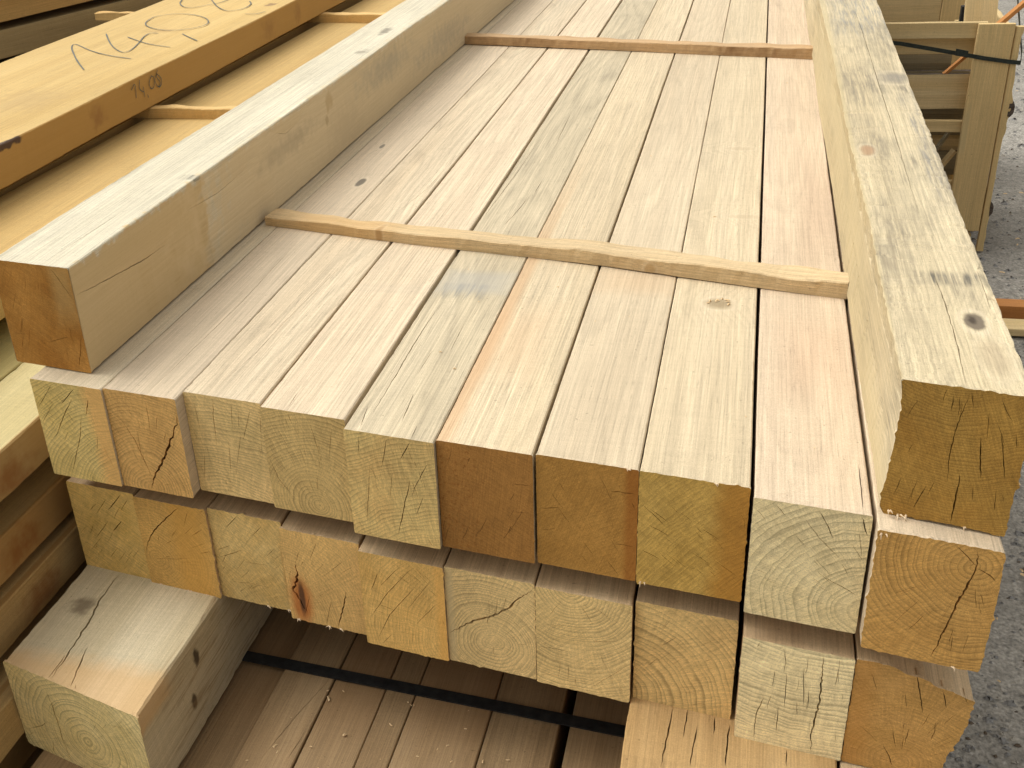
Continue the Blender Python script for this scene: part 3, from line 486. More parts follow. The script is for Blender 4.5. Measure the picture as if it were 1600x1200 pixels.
E_E = wood_end('left_spacer_end', C(158, 108, 44, .98), C(178, 130, 64, .98), 202, (0.04, 0.30), 210, 0.25, None, (1, 0, 0), [box((0.06, 0, 0.15), (0.02, 0.1, 0.05), C(206, 180, 122), 0.35, 0.7)], 0.4, 0.6)
o = timber('spacer_timber', -0.058, 0.104, H + 0.003, H, 0.145, 4.6, E_S, E_E, 201, skew=-0.15, endc=ENDC['E'], topc=TOPC['E'], rightc=[(1.5, [(-0.02, -0.0498), (0.034, -0.0563), (0.13, -0.067), (0.233, -0.0787), (0.311, -0.0801)]), (0.8, [(0.42, -0.05), (0.56, -0.06), (0.70, -0.055)]), (0.8, [(0.9, -0.03), (0.95, -0.045), (1.02, -0.04)])], taper=(0.03, 0.02), wave=0.003, nick=0.0010)
tag(o, 'pale spacer timber with an orange brown end, lying on the upper layer at left', 'timber', 'heavy spacer timbers')
D_S = wood_side('right_spacer_side', C(208, 190, 154, .92), C(224, 208, 174, .92), 211, (-0.2, 0.35), 0.8, 120, 0.85,
    [knot((0.036, 0.196, H), (0.0135, 0.026, 0.02), (0.16, 0.125, 0.085), 0.95, 0.2), spot((0.034, 0.200, H), (0.006, 0.014, 0.02), (0.05, 0.035, 0.022), 0.85, 0.5), knot((0.045, 0.09, H), (0.016, 0.05, 0.02), (0.38, 0.29, 0.18), 0.5, 0.6), box((0.028, 0.340, H), (0.05, 0.022, 0.02), (0.06, 0.06, 0.055), 0.8, 0.6, 0.7),
     box((0.03, 2.42, H), (0.08, 0.35, 0.02), (0.23, 0.23, 0.21), 0.65, 0.4, 0.6), knot((0.05, 1.57, H), (0.03, 0.05, 0.02), (0.20, 0.18, 0.15), 0.6, 0.5), box((0.06, 1.05, H), (0.014, 0.30, 0.02), (0.16, 0.16, 0.16), 0.65, 0.6, 0.6), knot((-0.046, 0.98, H), (0.012, 0.03, 0.02), (0.36, 0.20, 0.10), 0.7, 0.5), box((-0.05, 0.35, H), (0.03, 0.3, 0.02), (0.24, 0.19, 0.12), 0.4, 0.6, 0.6), box((-0.08, 0.4, 0.10), (0.012, 2.5, 0.2), C(206, 188, 146), 0.6, 0.3)], 1.2, 0.8)
D_E = wood_end('right_spacer_end', C(150, 112, 50, 1.2), C(166, 130, 64, 1.2), 212, (-0.01, 0.27), 240, 0.7, None, (1, 0, 0), (), 0.4, 1.2)
o = timber('spacer_timber', 1.3625, 1.506, H, H, -0.085, 4.6, D_S, D_E, 211, skew=-0.20, endc=ENDC['D'], topc=TOPC['D'], taper=(-0.03, 0.025), wave=0.004, nick=0.0022, fuzz=0.0025,
           outline=[(-0.0715, 0.010), (-0.066, 0.0), (0.0, 0.003), (0.0715, 0.0), (0.0715, 0.05), (0.074, 0.12), (0.072, H - 0.003), (0.0715, H), (-0.068, H), (-0.064, 0.15), (-0.067, 0.08)])
tag(o, 'grey stained spacer timber with a round dark knot, lying on the upper layer', 'timber', 'heavy spacer timbers')
F_S = wood_side('low_left_spacer_side', C(212, 196, 160), C(230, 216, 184), 221, (-0.3, 0.2), 0.3, 130, 0.08,
    [box((0, -0.05, 0.20), (0.4, 0.115, 0.05), C(226, 180, 120), 0.55, 0.22), spot((-0.092, 0.20, H), (0.018, 0.022, 0.02), (0.16, 0.12, 0.07), 0.8, 0.7), spot((0.15, 0.16, 0.145), (0.03, 0.010, 0.016), (0.03, 0.018, 0.01), 0.9, 0.4), spot((0.15, 0.125, 0.075), (0.03, 0.008, 0.016), (0.05, 0.03, 0.015), 0.9, 0.4), box((0.15, 0.25, 0.1), (0.012, 0.22, 0.2), (0.26, 0.17, 0.08), 0.6, 0.4, 0.4)], 0.9, 0.6)
F_E = wood_end('low_left_spacer_end', EC(196, 178, 122), EC(208, 192, 140), 222, (0.015, 0.075), 105, 0.95, None, (1, 0, 0), (), 0.6, 0.8)
o = timber('spacer_timber', -0.016, 0.284, ZF, H, -0.145, 2.2, F_S, F_E, 221, skew=-0.26, endc=ENDC['F'], topc=TOPC['F'], wave=0.005, nick=0.002, fuzz=0.002, c=0.003)
tag(o, 'thick cracked spacer timber jutting out under the lower layer at bottom left', 'timber', 'heavy spacer timbers')
H_S = wood_side('low_right_spacer_side', C(196, 158, 104), C(216, 182, 130), 231, (0.1, -0.1), 0.4, 130, 0.0, [box((-0.12, 0.11, H), (0.05, 0.012, 0.02), (0.2, 0.12, 0.05), 0.4, 0.5, 0.6)], 1.0, 0.5)
o = timber('spacer_timber', 1.049, 1.356, ZF, H, -0.25, 2.2, H_S, F_E, 231, topc=TOPC['H'], wave=0.003, nick=0.002)
tag(o, 'split spacer timber under the lower layer beside the gap in the shaded deck', 'timber', 'heavy spacer timbers')
HS2 = wood_side('low_corner_spacer_side', C(214, 186, 146), C(226, 202, 164), 233, (0.1, 0.1), 0.4, 130)
o = timber('spacer_timber', 1.362, 1.497, ZF - 0.004, H - 0.004, -0.25, 2.2, HS2, F_E, 233, dense=0.3)
tag(o, 'pale spacer timber under the brown chipped beam at the lower right corner', 'timber', 'heavy spacer timbers')

# ------------------------------------------------------------------ shaded deck below
G_EDGE = [0.02, 0.205, 0.374, 0.480, 0.585, 0.643, 0.791, 0.917, 0.935, 1.09, 1.24, 1.39, 1.50]
G_LAB = {0: 'shaded deck beam under the thick cracked spacer timber', 1: 'brown shaded deck beam beside the thick cracked spacer timber', 2: 'shaded deck beam with wood crumbs and thin cracks on it', 3: 'narrow shaded deck board right of the cracked crumb strewn beam',
         4: 'thin strip of shaded deck left of a dark seam', 5: 'wide grey brown shaded deck beam, smooth, in the middle', 6: 'shaded deck beam left of the wide black gap', 8: 'dark deck beam right of the wide black gap',
         9: 'deck beam hidden under the split spacer timber, left half', 10: 'deck beam hidden under the split spacer timber, right half', 11: 'outermost right deck beam under the pale corner spacer'}
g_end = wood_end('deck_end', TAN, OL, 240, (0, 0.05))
for i in range(len(G_EDGE) - 1):
    if i == 7: continue
    x0, x1 = G_EDGE[i], G_EDGE[i + 1]
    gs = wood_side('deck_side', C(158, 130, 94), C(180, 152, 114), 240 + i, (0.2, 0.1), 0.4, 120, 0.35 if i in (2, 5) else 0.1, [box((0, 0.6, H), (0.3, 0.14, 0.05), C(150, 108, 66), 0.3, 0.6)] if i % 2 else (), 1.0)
    tc = [(w_, [(a - x0, b + 0.45) for a, b in l]) for w_, l in TOPC['G2']] if i == 2 else ()
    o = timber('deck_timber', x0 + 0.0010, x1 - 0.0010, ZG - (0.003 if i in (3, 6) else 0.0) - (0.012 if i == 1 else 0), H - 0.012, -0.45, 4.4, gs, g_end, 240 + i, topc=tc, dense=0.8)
    tag(o, G_LAB[i], 'beam', 'beams of the shaded deck below')
deck_band_black = plain('black_band', (0.012, 0.012, 0.012), (0.03, 0.03, 0.028), 60, rough=0.5)  # flat black band lying across the deck boards
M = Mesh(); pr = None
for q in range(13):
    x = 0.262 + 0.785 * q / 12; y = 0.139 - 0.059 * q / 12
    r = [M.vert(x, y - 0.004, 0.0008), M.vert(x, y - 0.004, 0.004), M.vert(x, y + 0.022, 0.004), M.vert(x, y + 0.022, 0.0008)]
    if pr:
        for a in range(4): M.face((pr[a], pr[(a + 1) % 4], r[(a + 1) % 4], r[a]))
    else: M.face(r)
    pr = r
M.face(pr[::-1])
tag(M.done('deck_band', (0, 0, ZG), (deck_band_black,)), 'flat black band across the shaded deck below the stack', 'strap')
for k, y in enumerate((0.25, 1.75, 3.3)):
    bs = wood_side('bearer_side', C(160, 130, 90), C(180, 150, 108), 260 + k)
    o = timber('bearer', 0, 0.33, 0, 0.333, 0, 1.56, bs, g_end, 260 + k, skew=0, dense=0.1, step=0.1)
    o.location = (-0.02, y, GROUND); o.rotation_euler.z = -math.pi / 2; o.location.z = GROUND
    tag(o, ['thick bearer on the ground under the front of the shaded deck', 'thick bearer on the ground under the middle of the shaded deck', 'thick bearer on the ground under the far part of the shaded deck'][k], 'timber', 'bearers on the ground')

# ------------------------------------------------------------------ thin sticks laid across
def stick(name, pa, pb, depth, ha, hb, z, side, end, seed, label, group, wob=0.016, zw=0.006, n=90, parent=None):
    """a rough sawn lath from pa to pb (front lower edge), going depth deep and ha..hb high"""
    rnd = random.Random(seed); M = Mesh(); a = Vector(pa); b = Vector(pb); ln = (b - a).length; ux = (b - a).normalized()
    pr = None
    for q in range(n + 1):
        t = q / n; s_ = t * ln; hh = ha + (hb - ha) * t
        j = lambda k, f, am: noise.noise((seed * 1.9 + k * 7.1, s_ * f, 2.2)) * am
        off = noise.noise((seed * 3.1, s_ * 2.1, 0.4)) * wob; lift = max(0, noise.noise((seed * 5.1, s_ * 1.8, 1.4)) * zw) + 0.0005
        ring = [(0 + j(0, 30, .002), 0 + lift), (0 + j(1, 45, .0035), hh * 0.92 + lift + j(6, 11, .004)), (0.003 + j(2, 40, .001), hh + lift + j(6, 11, .004)),
                (depth + j(3, 9, .010), hh + lift + j(8, 14, .006)), (depth + j(3, 9, .010) + .001, 0 + lift)]
        r = [M.vert(s_, off + y_, z_) for y_, z_ in ring]
        if pr:
            for e in range(5): M.face((pr[e], pr[(e + 1) % 5], r[(e + 1) % 5], r[e]), 0)
        else: M.face(r[::-1], 1)
        pr = r
    M.face(pr, 1)
    o = M.done(name, (a.x, a.y, z), (side, end), parent); o.rotation_euler.z = math.atan2(ux.y, ux.x)
    if label: tag(o, label, 'stick', group)
    return o
def rot_grain(mat):                                     # grain along local X instead of Y
    t = mat.node_tree
    tc = [n for n in t.nodes if n.type == 'TEX_COORD'][0]; mp = t.nodes.new('ShaderNodeMapping'); mp.inputs['Rotation'].default_value = (0, 0, math.pi / 2)
    for l in list(t.links):
        if l.from_node == tc: s_ = l.to_socket; t.links.new(mp.outputs[0], s_)
    t.links.new(tc.outputs['Object'], mp.inputs['Vector']); return mat
st1 = rot_grain(wood_side('front_stick_side', C(220, 188, 138), C(238, 214, 174), 301, (0.1, -0.1), 0.5, 160, 0, [knot((0.0, 0.30, 0.012), (0.03, 0.008, 0.02), (0.30, 0.17, 0.07), 0.7, 0.5), knot((0, 0.9, 0.01), (0.02, 0.01, 0.01), (0.4, 0.25, 0.1), 0.5, 0.5), box((0, 0.2, 0.01), (0.05, 0.12, 0.05), C(206, 160, 96), 0.4, 0.5)], 1.2, 0.9))
st1e = plain('stick_end', C(176, 134, 74), C(196, 156, 96), 120)
stick('cross_stick', (0.118, 0.861), (1.358, 0.605), 0.052, 0.021, 0.030, 0, st1, st1e, 301, 'rough pale stick lying across the upper layer nearest the front', 'sticks across the upper layer')
st2 = rot_grain(wood_side('rear_stick_side', C(196, 156, 112), C(222, 190, 146), 302, (0.1, -0.1), 0.4, 160, 0, [box((0.006, 0.45, 0.012), (0.010, 0.75, 0.024), C(120, 84, 50), 0.75, 0.25)], 1.0, 0.6))
stick('cross_stick', (0.10, 2.834), (1.357, 2.555), 0.050, 0.030, 0.034, 0, st2, st1e, 302, 'brown stick lying across the far part of the upper layer', 'sticks across the upper layer')
for k, (y, zz, hh) in enumerate(((0.95, ZB, 0.044), (2.9, ZB, 0.044))):
    stick('cross_stick', (-0.005, y), (1.50, y - 0.2), 0.05, hh, hh, zz, st2, st1e, 310 + k, 'hidden stick between the two beam layers, ' + ('nearer the front' if k == 0 else 'farther back'), 'sticks between the beam layers', 0.002, 0.0, 8)

# ------------------------------------------------------------------ orange board pack on the left
GL = 'boards of the orange pack on the left'
lp_end = wood_end('board_end', C(186, 130, 62), C(200, 148, 80), 400, (0.1, -0.1), 180, 0.5)
def lboard(label, x0, x1, zt, h, seed, c1, c2, y0=-0.5, L=5.5, feats=(), **k):
    sm = wood_side('board_side', c1, c2, seed, (0.3, -0.5), 0.25, 90, 0.0, feats, 0.7, 0.4, k.pop('cdark', None))
    o = timber('sawn_board', x0, x1, zt, h, y0, L, sm, lp_end, seed, skew=0, dense=2.5, step=0.02, wave=0.003, nick=0.0012, c=0.002, **k)
    return tag(o, label, 'board', GL)
OT, OT2, OD = C(208, 174, 108), C(222, 190, 126), C(160, 104, 44)
SIDEB = C(172, 112, 46)
J = lboard('thick orange top board with pencilled figures on its top and edge', -1.215, -0.605, 0.145, 0.10, 401, OT, OT2, -0.5, 6.0,
    [box((0.305, 3.0, 0.05), (0.004, 5, 0.09), C(186, 142, 76), 0.8, 0.3), spot((0.305, 1.48, 0.097), (0.012, 0.07, 0.012), (0.06, 0.035, 0.03), 0.9, 0.3), spot((0.305, 1.93, 0.05), (0.012, 0.035, 0.025), (0.26, 0.12, 0.04), 0.6, 0.8), spot((0.305, 3.2, 0.05), (0.012, 0.05, 0.03), (0.28, 0.14, 0.05), 0.5, 0.8), spot((0.305, 3.5, 0.05), (0.012, 0.03, 0.03), (0.28, 0.14, 0.05), 0.5, 0.8), spot((0.1, 1.9, 0.10), (0.10, 0.12, 0.03), (0.36, 0.24, 0.10), 0.4, 0.7), spot((0.02, 2.9, 0.10), (0.06, 0.03, 0.03), (0.36, 0.22, 0.08), 0.5, 0.7), spot((0.24, 3.4, 0.10), (0.02, 0.03, 0.03), (0.18, 0.10, 0.05), 0.7, 0.5)])
K1 = lboard('wide orange board between the pencilled board and the big left spacer timber', -0.672, -0.330, 0.010, 0.088, 402, C(206, 170, 106), C(218, 184, 120), -0.5, 6.0, taper=(0.10, 0.03))
K2 = lboard('orange board lying under the pencilled board', -1.27, -0.678, 0.010, 0.088, 403, C(196, 154, 92), C(206, 166, 102), -0.5, 6.0, taper=(0.06, 0.0))
ORD = ['top', 'second', 'third', 'fourth', 'fifth', 'sixth', 'seventh', 'lowest']
lv = [(-0.125, 0.085), (-0.282, 0.082), (-0.388, 0.085), (-0.515, 0.085), (-0.640, 0.085), (-0.765, 0.085), (-0.89, 0.085), (-1.015, 0.085)]
nm = ['top one of the boards showing their edges left of the stack, with a lighter top', 'second board down of those showing their edges left of the stack', 'third board down of those showing their edges left of the stack', 'fourth board down left of the stack, in deep shade', 'fifth board down left of the stack, in deep shade', 'sixth board down left of the stack, near the ground', 'seventh board down left of the stack, near the ground', 'lowest board of the pack left of the stack']
for k, (zt, hh) in enumerate(lv):
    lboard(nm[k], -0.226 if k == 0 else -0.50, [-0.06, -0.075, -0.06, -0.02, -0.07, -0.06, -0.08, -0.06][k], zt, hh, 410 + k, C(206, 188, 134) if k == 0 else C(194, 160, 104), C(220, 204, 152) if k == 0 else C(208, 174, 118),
           feats=[box(((0.083 if k == 0 else 0.21), 2, hh / 2), (0.006, 5, hh * 0.9), C(174, 132, 76), 0.7, 0.3), spot(((0.083 if k == 0 else 0.22), 0.55, 0.03), (0.02, 0.05, 0.03), C(140, 80, 30), 0.6, 0.8)])
lboard('inner board beside the top edge board, left of the stack', -0.80, -0.229, -0.125, 0.085, 430, C(176, 158, 100), C(190, 172, 112))
lath = rot_grain(wood_side('lath_side', C(226, 180, 108), C(238, 200, 134), 440, (0.1, 0.1), 0.3, 120, 0, (), 0.6, 0.5)); lath_e = plain('lath_end', C(206, 160, 88), C(220, 178, 108), 90)
GS = 'spacer sticks in the orange pack'
stick('spacer_stick', (-1.30, 1.740), (-0.230, 1.720), 0.034, 0.0335, 0.0335, 0.0100, lath, lath_e, 440, 'bright spacer stick under the pencilled board, nearer one', GS, 0.003, 0.0)
stick('spacer_stick', (-1.75, 3.385), (-0.200, 3.215), 0.040, 0.0335, 0.0335, 0.0100, lath, lath_e, 441, 'bright spacer stick under the pencilled board, farther one poking out on both sides', GS, 0.003, 0.0)
for k in range(len(lv)):
    zlo = lv[k][0]; zup = (-0.078 if k == 0 else lv[k - 1][0] - lv[k - 1][1])
    for q, y in enumerate((1.2, 3.4)):
        stick('spacer_stick', (-0.80 if k == 0 else -0.49, y), (-0.16, y), 0.04, zup - zlo - 0.0012, zup - zlo - 0.0012, zlo, lath, lath_e, 450 + k * 2 + q, 'spacer stick on the ' + ORD[k] + ' shaded edge board left of the stack, ' + ('nearer one' if q == 0 else 'farther one'), 'hidden sticks of the orange pack', 0.001, 0.0, 6)
for q, y in enumerate((0.9, 3.2)):
    o = timber('bearer', 0, 0.12, 0, -1.10 - GROUND - 0.0015, 0, 1.25, lath, lath_e, 470 + q, skew=0, dense=0.1, step=0.1); o.rotation_euler.z = -math.pi / 2; o.location = (-1.30, y, GROUND)
    tag(o, 'bearer on the ground under the orange pack, ' + ('front' if q == 0 else 'back'), 'timber', 'bearers on the ground')

# pencil writing: thin graphite ribbons lying on the wood
graphite = plain('graphite', (0.08, 0.088, 0.075), (0.34, 0.28, 0.16), 260, rough=0.5, lo=0.54, hi=0.74)
def strokes(name, lines, w, put, parent, smooth=True):
    M = Mesh()
    for line in lines:
        ps = [Vector(p) for p in line]
        if smooth:
            for _ in range(2):
                q = [ps[0]]
                for a, b in zip(ps, ps[1:]): q += [a.lerp(b, 0.25), a.lerp(b, 0.75)]
                ps = q + [ps[-1]]
        pr = None
        for i, p in enumerate(ps):
            dr = (ps[min(i + 1, len(ps) - 1)] - ps[max(i - 1, 0)]).normalized(); nn = Vector((-dr.y, dr.x)); ww = w * (0.75 + 0.5 * abs(noise.noise((p.x * 30, p.y * 30, 0))))
            r = (M.vert(*put(p + nn * ww)), M.vert(*put(p - nn * ww)))
            if pr: M.face((pr[0], pr[1], r[1], r[0]))
            pr = r
    o = M.done(name, (0, 0, 0), (graphite,), parent); o.location = -Vector(parent.location); return o
TOPW = [[(-0.842, 1.778), (-0.931, 1.891), (-1.017, 2.012), (-1.087, 2.115), (-1.113, 2.173), (-1.082, 2.154), (-0.985, 2.061), (-0.895, 1.997), (-0.813, 1.954), (-0.762, 1.934)],
        [(-1.082, 2.345), (-0.982, 2.189), (-0.902, 2.083), (-0.837, 2.019), (-0.828, 2.056), (-0.866, 2.185), (-0.905, 2.294), (-0.913, 2.356), (-0.874, 2.343)], [(-0.962, 2.283), (-0.89, 2.218), (-0.807, 2.151), (-0.71, 2.107)],
        [(-0.775, 2.33), (-0.722, 2.272), (-0.66, 2.208)], [(-1.057, 2.662), (-1.041, 2.566), (-1.0, 2.487), (-0.928, 2.423), (-0.854, 2.39), (-0.791, 2.416), (-0.755, 2.472), (-0.771, 2.548), (-0.836, 2.646), (-0.92, 2.71), (-0.996, 2.729), (-1.043, 2.7), (-1.057, 2.662)],
        [(-1.126, 3.051), (-1.094, 2.956), (-1.026, 2.861), (-0.976, 2.857), (-0.938, 2.923)], [(-0.99, 3.038), (-0.875, 2.848), (-0.794, 2.756), (-0.747, 2.803), (-0.755, 2.907), (-0.797, 2.982)], [(-0.938, 2.923), (-0.911, 2.957), (-0.908, 3.029)], [(-0.696, 2.7), (-0.647, 2.689), (-0.63, 2.743)]]
strokes('pencil_mark', TOPW, 0.0027, lambda p: (p.x, p.y, 0.1475), J)
SIDEW = [[(1.6279, .1201), (1.6579, .1387), (1.648, .093)], [(1.6852, .137), (1.6723, .1117), (1.6976, .0985)], [(1.6989, .1149), (1.6991, .0837)], [(1.7167, .0866), (1.7199, .0762)], [(1.7572, .1324), (1.7352, .1159), (1.7427, .0948), (1.7645, .0969), (1.7756, .1257), (1.7572, .1324)], [(1.7936, .1313), (1.7722, .1169), (1.788, .0888), (1.8129, .0976), (1.7853, .1235), (1.7936, .1313)], [(1.8022, .1400), (1.7904, .1308), (1.8187, .1145), (1.8151, .0938), (1.7929, .0887)]]
strokes('pencil_mark', SIDEW, 0.0017, lambda p: (-0.6025, p.x, p.y), J)

# ------------------------------------------------------------------ far pack at top left
def fboard(label, dist, zt, h, seed, c1, c2):
    sm = wood_side('far_board_side', c1, c2, seed, (0.3, -0.3), 0.3, 90, 0.3, (), 0.8)
    o = timber('sawn_board', 0, 0.6, zt, h, 0, 4.2, sm, lp_end, seed, skew=0, dense=0.1, step=0.04)
    o.location = (-2.721 + dist, 1.62, zt - h); o.rotation_euler.z = -0.273
    return tag(o, label, 'board', 'boards of the far pack')
fboard('grey brown board edge behind the orange pack, below a black gap', 0, 0.034, 0.115, 501, C(170, 146, 102), C(188, 164, 118))
fboard('brown board behind the orange pack, above a black gap', 0.006, 0.173, 0.105, 502, C(200, 156, 92), C(214, 172, 106))
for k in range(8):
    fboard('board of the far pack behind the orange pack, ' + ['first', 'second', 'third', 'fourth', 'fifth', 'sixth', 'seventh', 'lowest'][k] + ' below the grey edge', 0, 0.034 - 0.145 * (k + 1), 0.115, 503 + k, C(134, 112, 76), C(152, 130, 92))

# ------------------------------------------------------------------ crate of offcuts on the right
cr_w = wood_side('crate_wood', C(226, 196, 140), C(238, 212, 160), 600, (0.2, -0.2), 0.3, 110, 0.05, (), 0.8)          # grain along Y
cr_x = rot_grain(wood_side('crate_rail_wood', C(224, 194, 138), C(238, 214, 164), 601, (0.2, -0.2), 0.3, 110, 0.05, (), 0.8))
def up_grain(mat):
    t = mat.node_tree; tc = [n for n in t.nodes if n.type == 'TEX_COORD'][0]; mp = t.nodes.new('ShaderNodeMapping'); mp.inputs['Rotation'].default_value = (math.pi / 2, 0, 0)
    for l in list(t.links):
        if l.from_node == tc: t.links.new(mp.outputs[0], l.to_socket)
    t.links.new(tc.outputs['Object'], mp.inputs['Vector']); return mat
cr_z = up_grain(wood_side('crate_post_wood', C(224, 192, 134), C(236, 208, 152), 602, (0.2, -0.2), 0.3, 110, 0.05, [box((-0.062, 0, 0.0), (0.016, 0.1, 2.0), C(206, 186, 140), 0.6, 0.4)], 0.9))
bark = plain('bark', (0.035, 0.025, 0.018), (0.13, 0.10, 0.075), 60, (1, 4, 4), 0.95)
def slab(name, parent, mat, x0, x1, y0, y1, z0, z1, seed, wavy=(0, 0, 0, 0), ends=None, rag=0.0):
    """sawn board as a rounded box with slightly uneven edges; wavy = extra raggedness of left, right"""
    M = Mesh(); cx, cy = (x0 + x1) / 2, (y0 + y1) / 2; dx, dy, dz = x1 - x0, y1 - y0, z1 - z0
    ax = max(range(3), key=lambda i: (dx, dy, dz)[i]); ln = (dx, dy, dz)[ax]; n = max(2, min(60, int(ln / 0.02)))
    oth = [i for i in range(3) if i != ax]; hs = [(dx, dy, dz)[i] / 2 for i in oth]; c = min(0.003, min(hs) * 0.4)
    prof = [(-hs[0] + c, -hs[1]), (hs[0] - c, -hs[1]), (hs[0], -hs[1] + c), (hs[0], hs[1] - c), (hs[0] - c, hs[1]), (-hs[0] + c, hs[1]), (-hs[0], hs[1] - c), (-hs[0], -hs[1] + c)]
    pr = None
    for q in range(n + 1):
        t = -ln / 2 + ln * q / n; r = []
        for i, (a, b) in enumerate(prof):
            e = noise.noise((seed * 1.7 + i * 0.2, t * 7, 1)) * 0.002
            if a > 0: e += wavy[1] * max(-0.3, noise.noise((seed * 2.3, t * 6.5, 3)) + 0.6 * noise.noise((seed * 2.3, t * 19, 3)))
            p = [0, 0, 0]; p[ax] = t; p[oth[0]] = a + e; p[oth[1]] = b + noise.noise((seed * 3.7 + i, t * 5, 2)) * 0.0015
            r.append(M.vert(*p))
        if pr:
            for i in range(8): M.face((pr[i], pr[(i + 1) % 8], r[(i + 1) % 8], r[i]))
        else: M.face(r[::-1])
        pr = r
    M.face(pr)
    return M.done(name, (cx, cy, z0 + dz / 2), (mat,), parent)
def empty(name, loc, label, cat, group=None):
    o = bpy.data.objects.new(name, None); COL.objects.link(o); o.location = loc; o.empty_display_size = 0.1
    return tag(o, label, cat, group)
def adopt(root, parts):
    for p in parts: p.parent = root; p.location = p.location - root.location
CY = 3.9
crate = empty('crate', (1.7, 4.15, GROUND), 'wooden crate with a wide corner post, filled with offcuts and split logs', 'crate')
parts = [slab('post', None, cr_z, 2.061, 2.202, CY, CY + 0.028, GROUND + 0.10, -0.148, 1),
         slab('corner_board', None, cr_z, 2.2065, 2.236, CY + 0.004, CY + 0.03, GROUND + 0.002, -0.160, 2, (0, 0.016)),
         slab('post', None, cr_z, 1.16, 1.30, CY, CY + 0.028, GROUND + 0.10, -0.148, 3),
         slab('rail', None, cr_x, 1.16, 2.10, CY + 0.031, CY + 0.055, -0.212, -0.145, 4),
         slab('rail', None, cr_x, 1.16, 2.10, CY + 0.075, CY + 0.10, -0.285, -0.214, 5),
         slab('rail', None, cr_x, 1.16, 2.10, CY + 0.031, CY + 0.055, -0.612, -0.560, 6),
         slab('rail', None, cr_x, 1.16, 2.20, CY + 0.031, CY + 0.055, -0.90, -0.83, 7),
         slab('floor_board', None, cr_w, 1.17, 1.66, CY + 0.06, CY + 0.66, GROUND + 0.075, GROUND + 0.098, 8),
         slab('floor_board', None, cr_w, 1.665, 2.195, CY + 0.06, CY + 0.66, GROUND + 0.075, GROUND + 0.098, 9),
         slab('runner', None, cr_w, 1.18, 1.28, CY + 0.035, CY + 0.66, GROUND + 0.001, GROUND + 0.0735, 10),
         slab('runner', None, cr_w, 2.08, 2.18, CY + 0.035, CY + 0.66, GROUND + 0.001, GROUND + 0.0735, 11),
         slab('side_board', None, cr_w, 2.205, 2.228, CY + 0.035, CY + 0.66, -0.34, -0.19, 12, (0, 0.008)),
         slab('side_board', None, cr_w, 2.205, 2.228, CY + 0.035, CY + 0.66, -0.70, -0.52, 13, (0, 0.008)),
         slab('side_board', None, cr_w, 2.205, 2.228, CY + 0.035, CY + 0.66, -1.06, -0.86, 14, (0, 0.008)),
         slab('rear_post', None, cr_z, 2.061, 2.20, CY + 0.63, CY + 0.658, GROUND + 0.10, -0.25, 15)]
adopt(crate, parts)
# bark pieces left on the ragged corner board
for k, (z, hgt, wd) in enumerate(((-0.50, 0.09, 0.024), (-0.95, 0.07, 0.014))):
    M = Mesh(); pr = None
    for q in range(9):
        t = q / 8; r_ = wd * math.sin(math.pi * min(1, max(0, t))) ** 0.6 + 0.001
        r = [M.vert(0.0, -0.004, (t - 0.5) * hgt), M.vert(r_, -0.002 + 0.004 * math.sin(q * 2), (t - 0.5) * hgt), M.vert(r_ * 0.9, 0.012, (t - 0.5) * hgt), M.vert(0.0, 0.014, (t - 0.5) * hgt)]
        if pr:
            for a in range(4): M.face((pr[a], pr[(a + 1) % 4], r[(a + 1) % 4], r[a]))
        pr = r
    o = M.done('bark_strip', Vector((2.232, CY + 0.008, z)) - Vector(crate.location), (bark,), crate)
band_mat = plain('dark_green_band', (0.012, 0.016, 0.012), (0.035, 0.042, 0.032), 90, rough=0.45)
def ribbon(name, pts, hw, th, mat, label, cat):
    M = Mesh(); pr = None; P = [Vector(p) for p in pts]
    for i, p in enumerate(P):
        d_ = (P[min(i + 1, len(P) - 1)] - P[max(i - 1, 0)]).normalized(); nx = Vector((d_.y, -d_.x, 0)).normalized()
        r = [M.vert(*(p + Vector((0, 0, s_ * hw)) + nx * t_)) for s_, t_ in ((-1, 0), (1, 0), (1, th), (-1, th))]
        if pr:
            for a in range(4): M.face((pr[a], pr[(a + 1) % 4], r[(a + 1) % 4], r[a]))
        else: M.face(r[::-1])
        pr = r
    M.face(pr); o = M.done(name, (0, 0, 0), (mat,)); 
    return tag(o, label, cat)
ribbon('strap', [(1.12, CY - 0.004, -0.170), (1.4, CY - 0.004, -0.190), (1.76, CY - 0.004, -0.222), (1.98, CY - 0.004, -0.262), (2.10, CY - 0.004, -0.285), (2.20, CY - 0.004, -0.300), (2.244, CY - 0.002, -0.305), (2.247, CY + 0.03, -0.27), (2.247, CY + 0.3, -0.10), (2.247, CY + 0.6, 0.02)], 0.0085, 0.003, band_mat, 'dark green plastic strap pulled round the top of the crate', 'strap')
ribbon('strap_seal', [(1.985, CY - 0.0075, -0.258), (2.035, CY - 0.0075, -0.268)], 0.014, 0.004, band_mat, 'dark seal where the strap round the crate overlaps', 'seal')
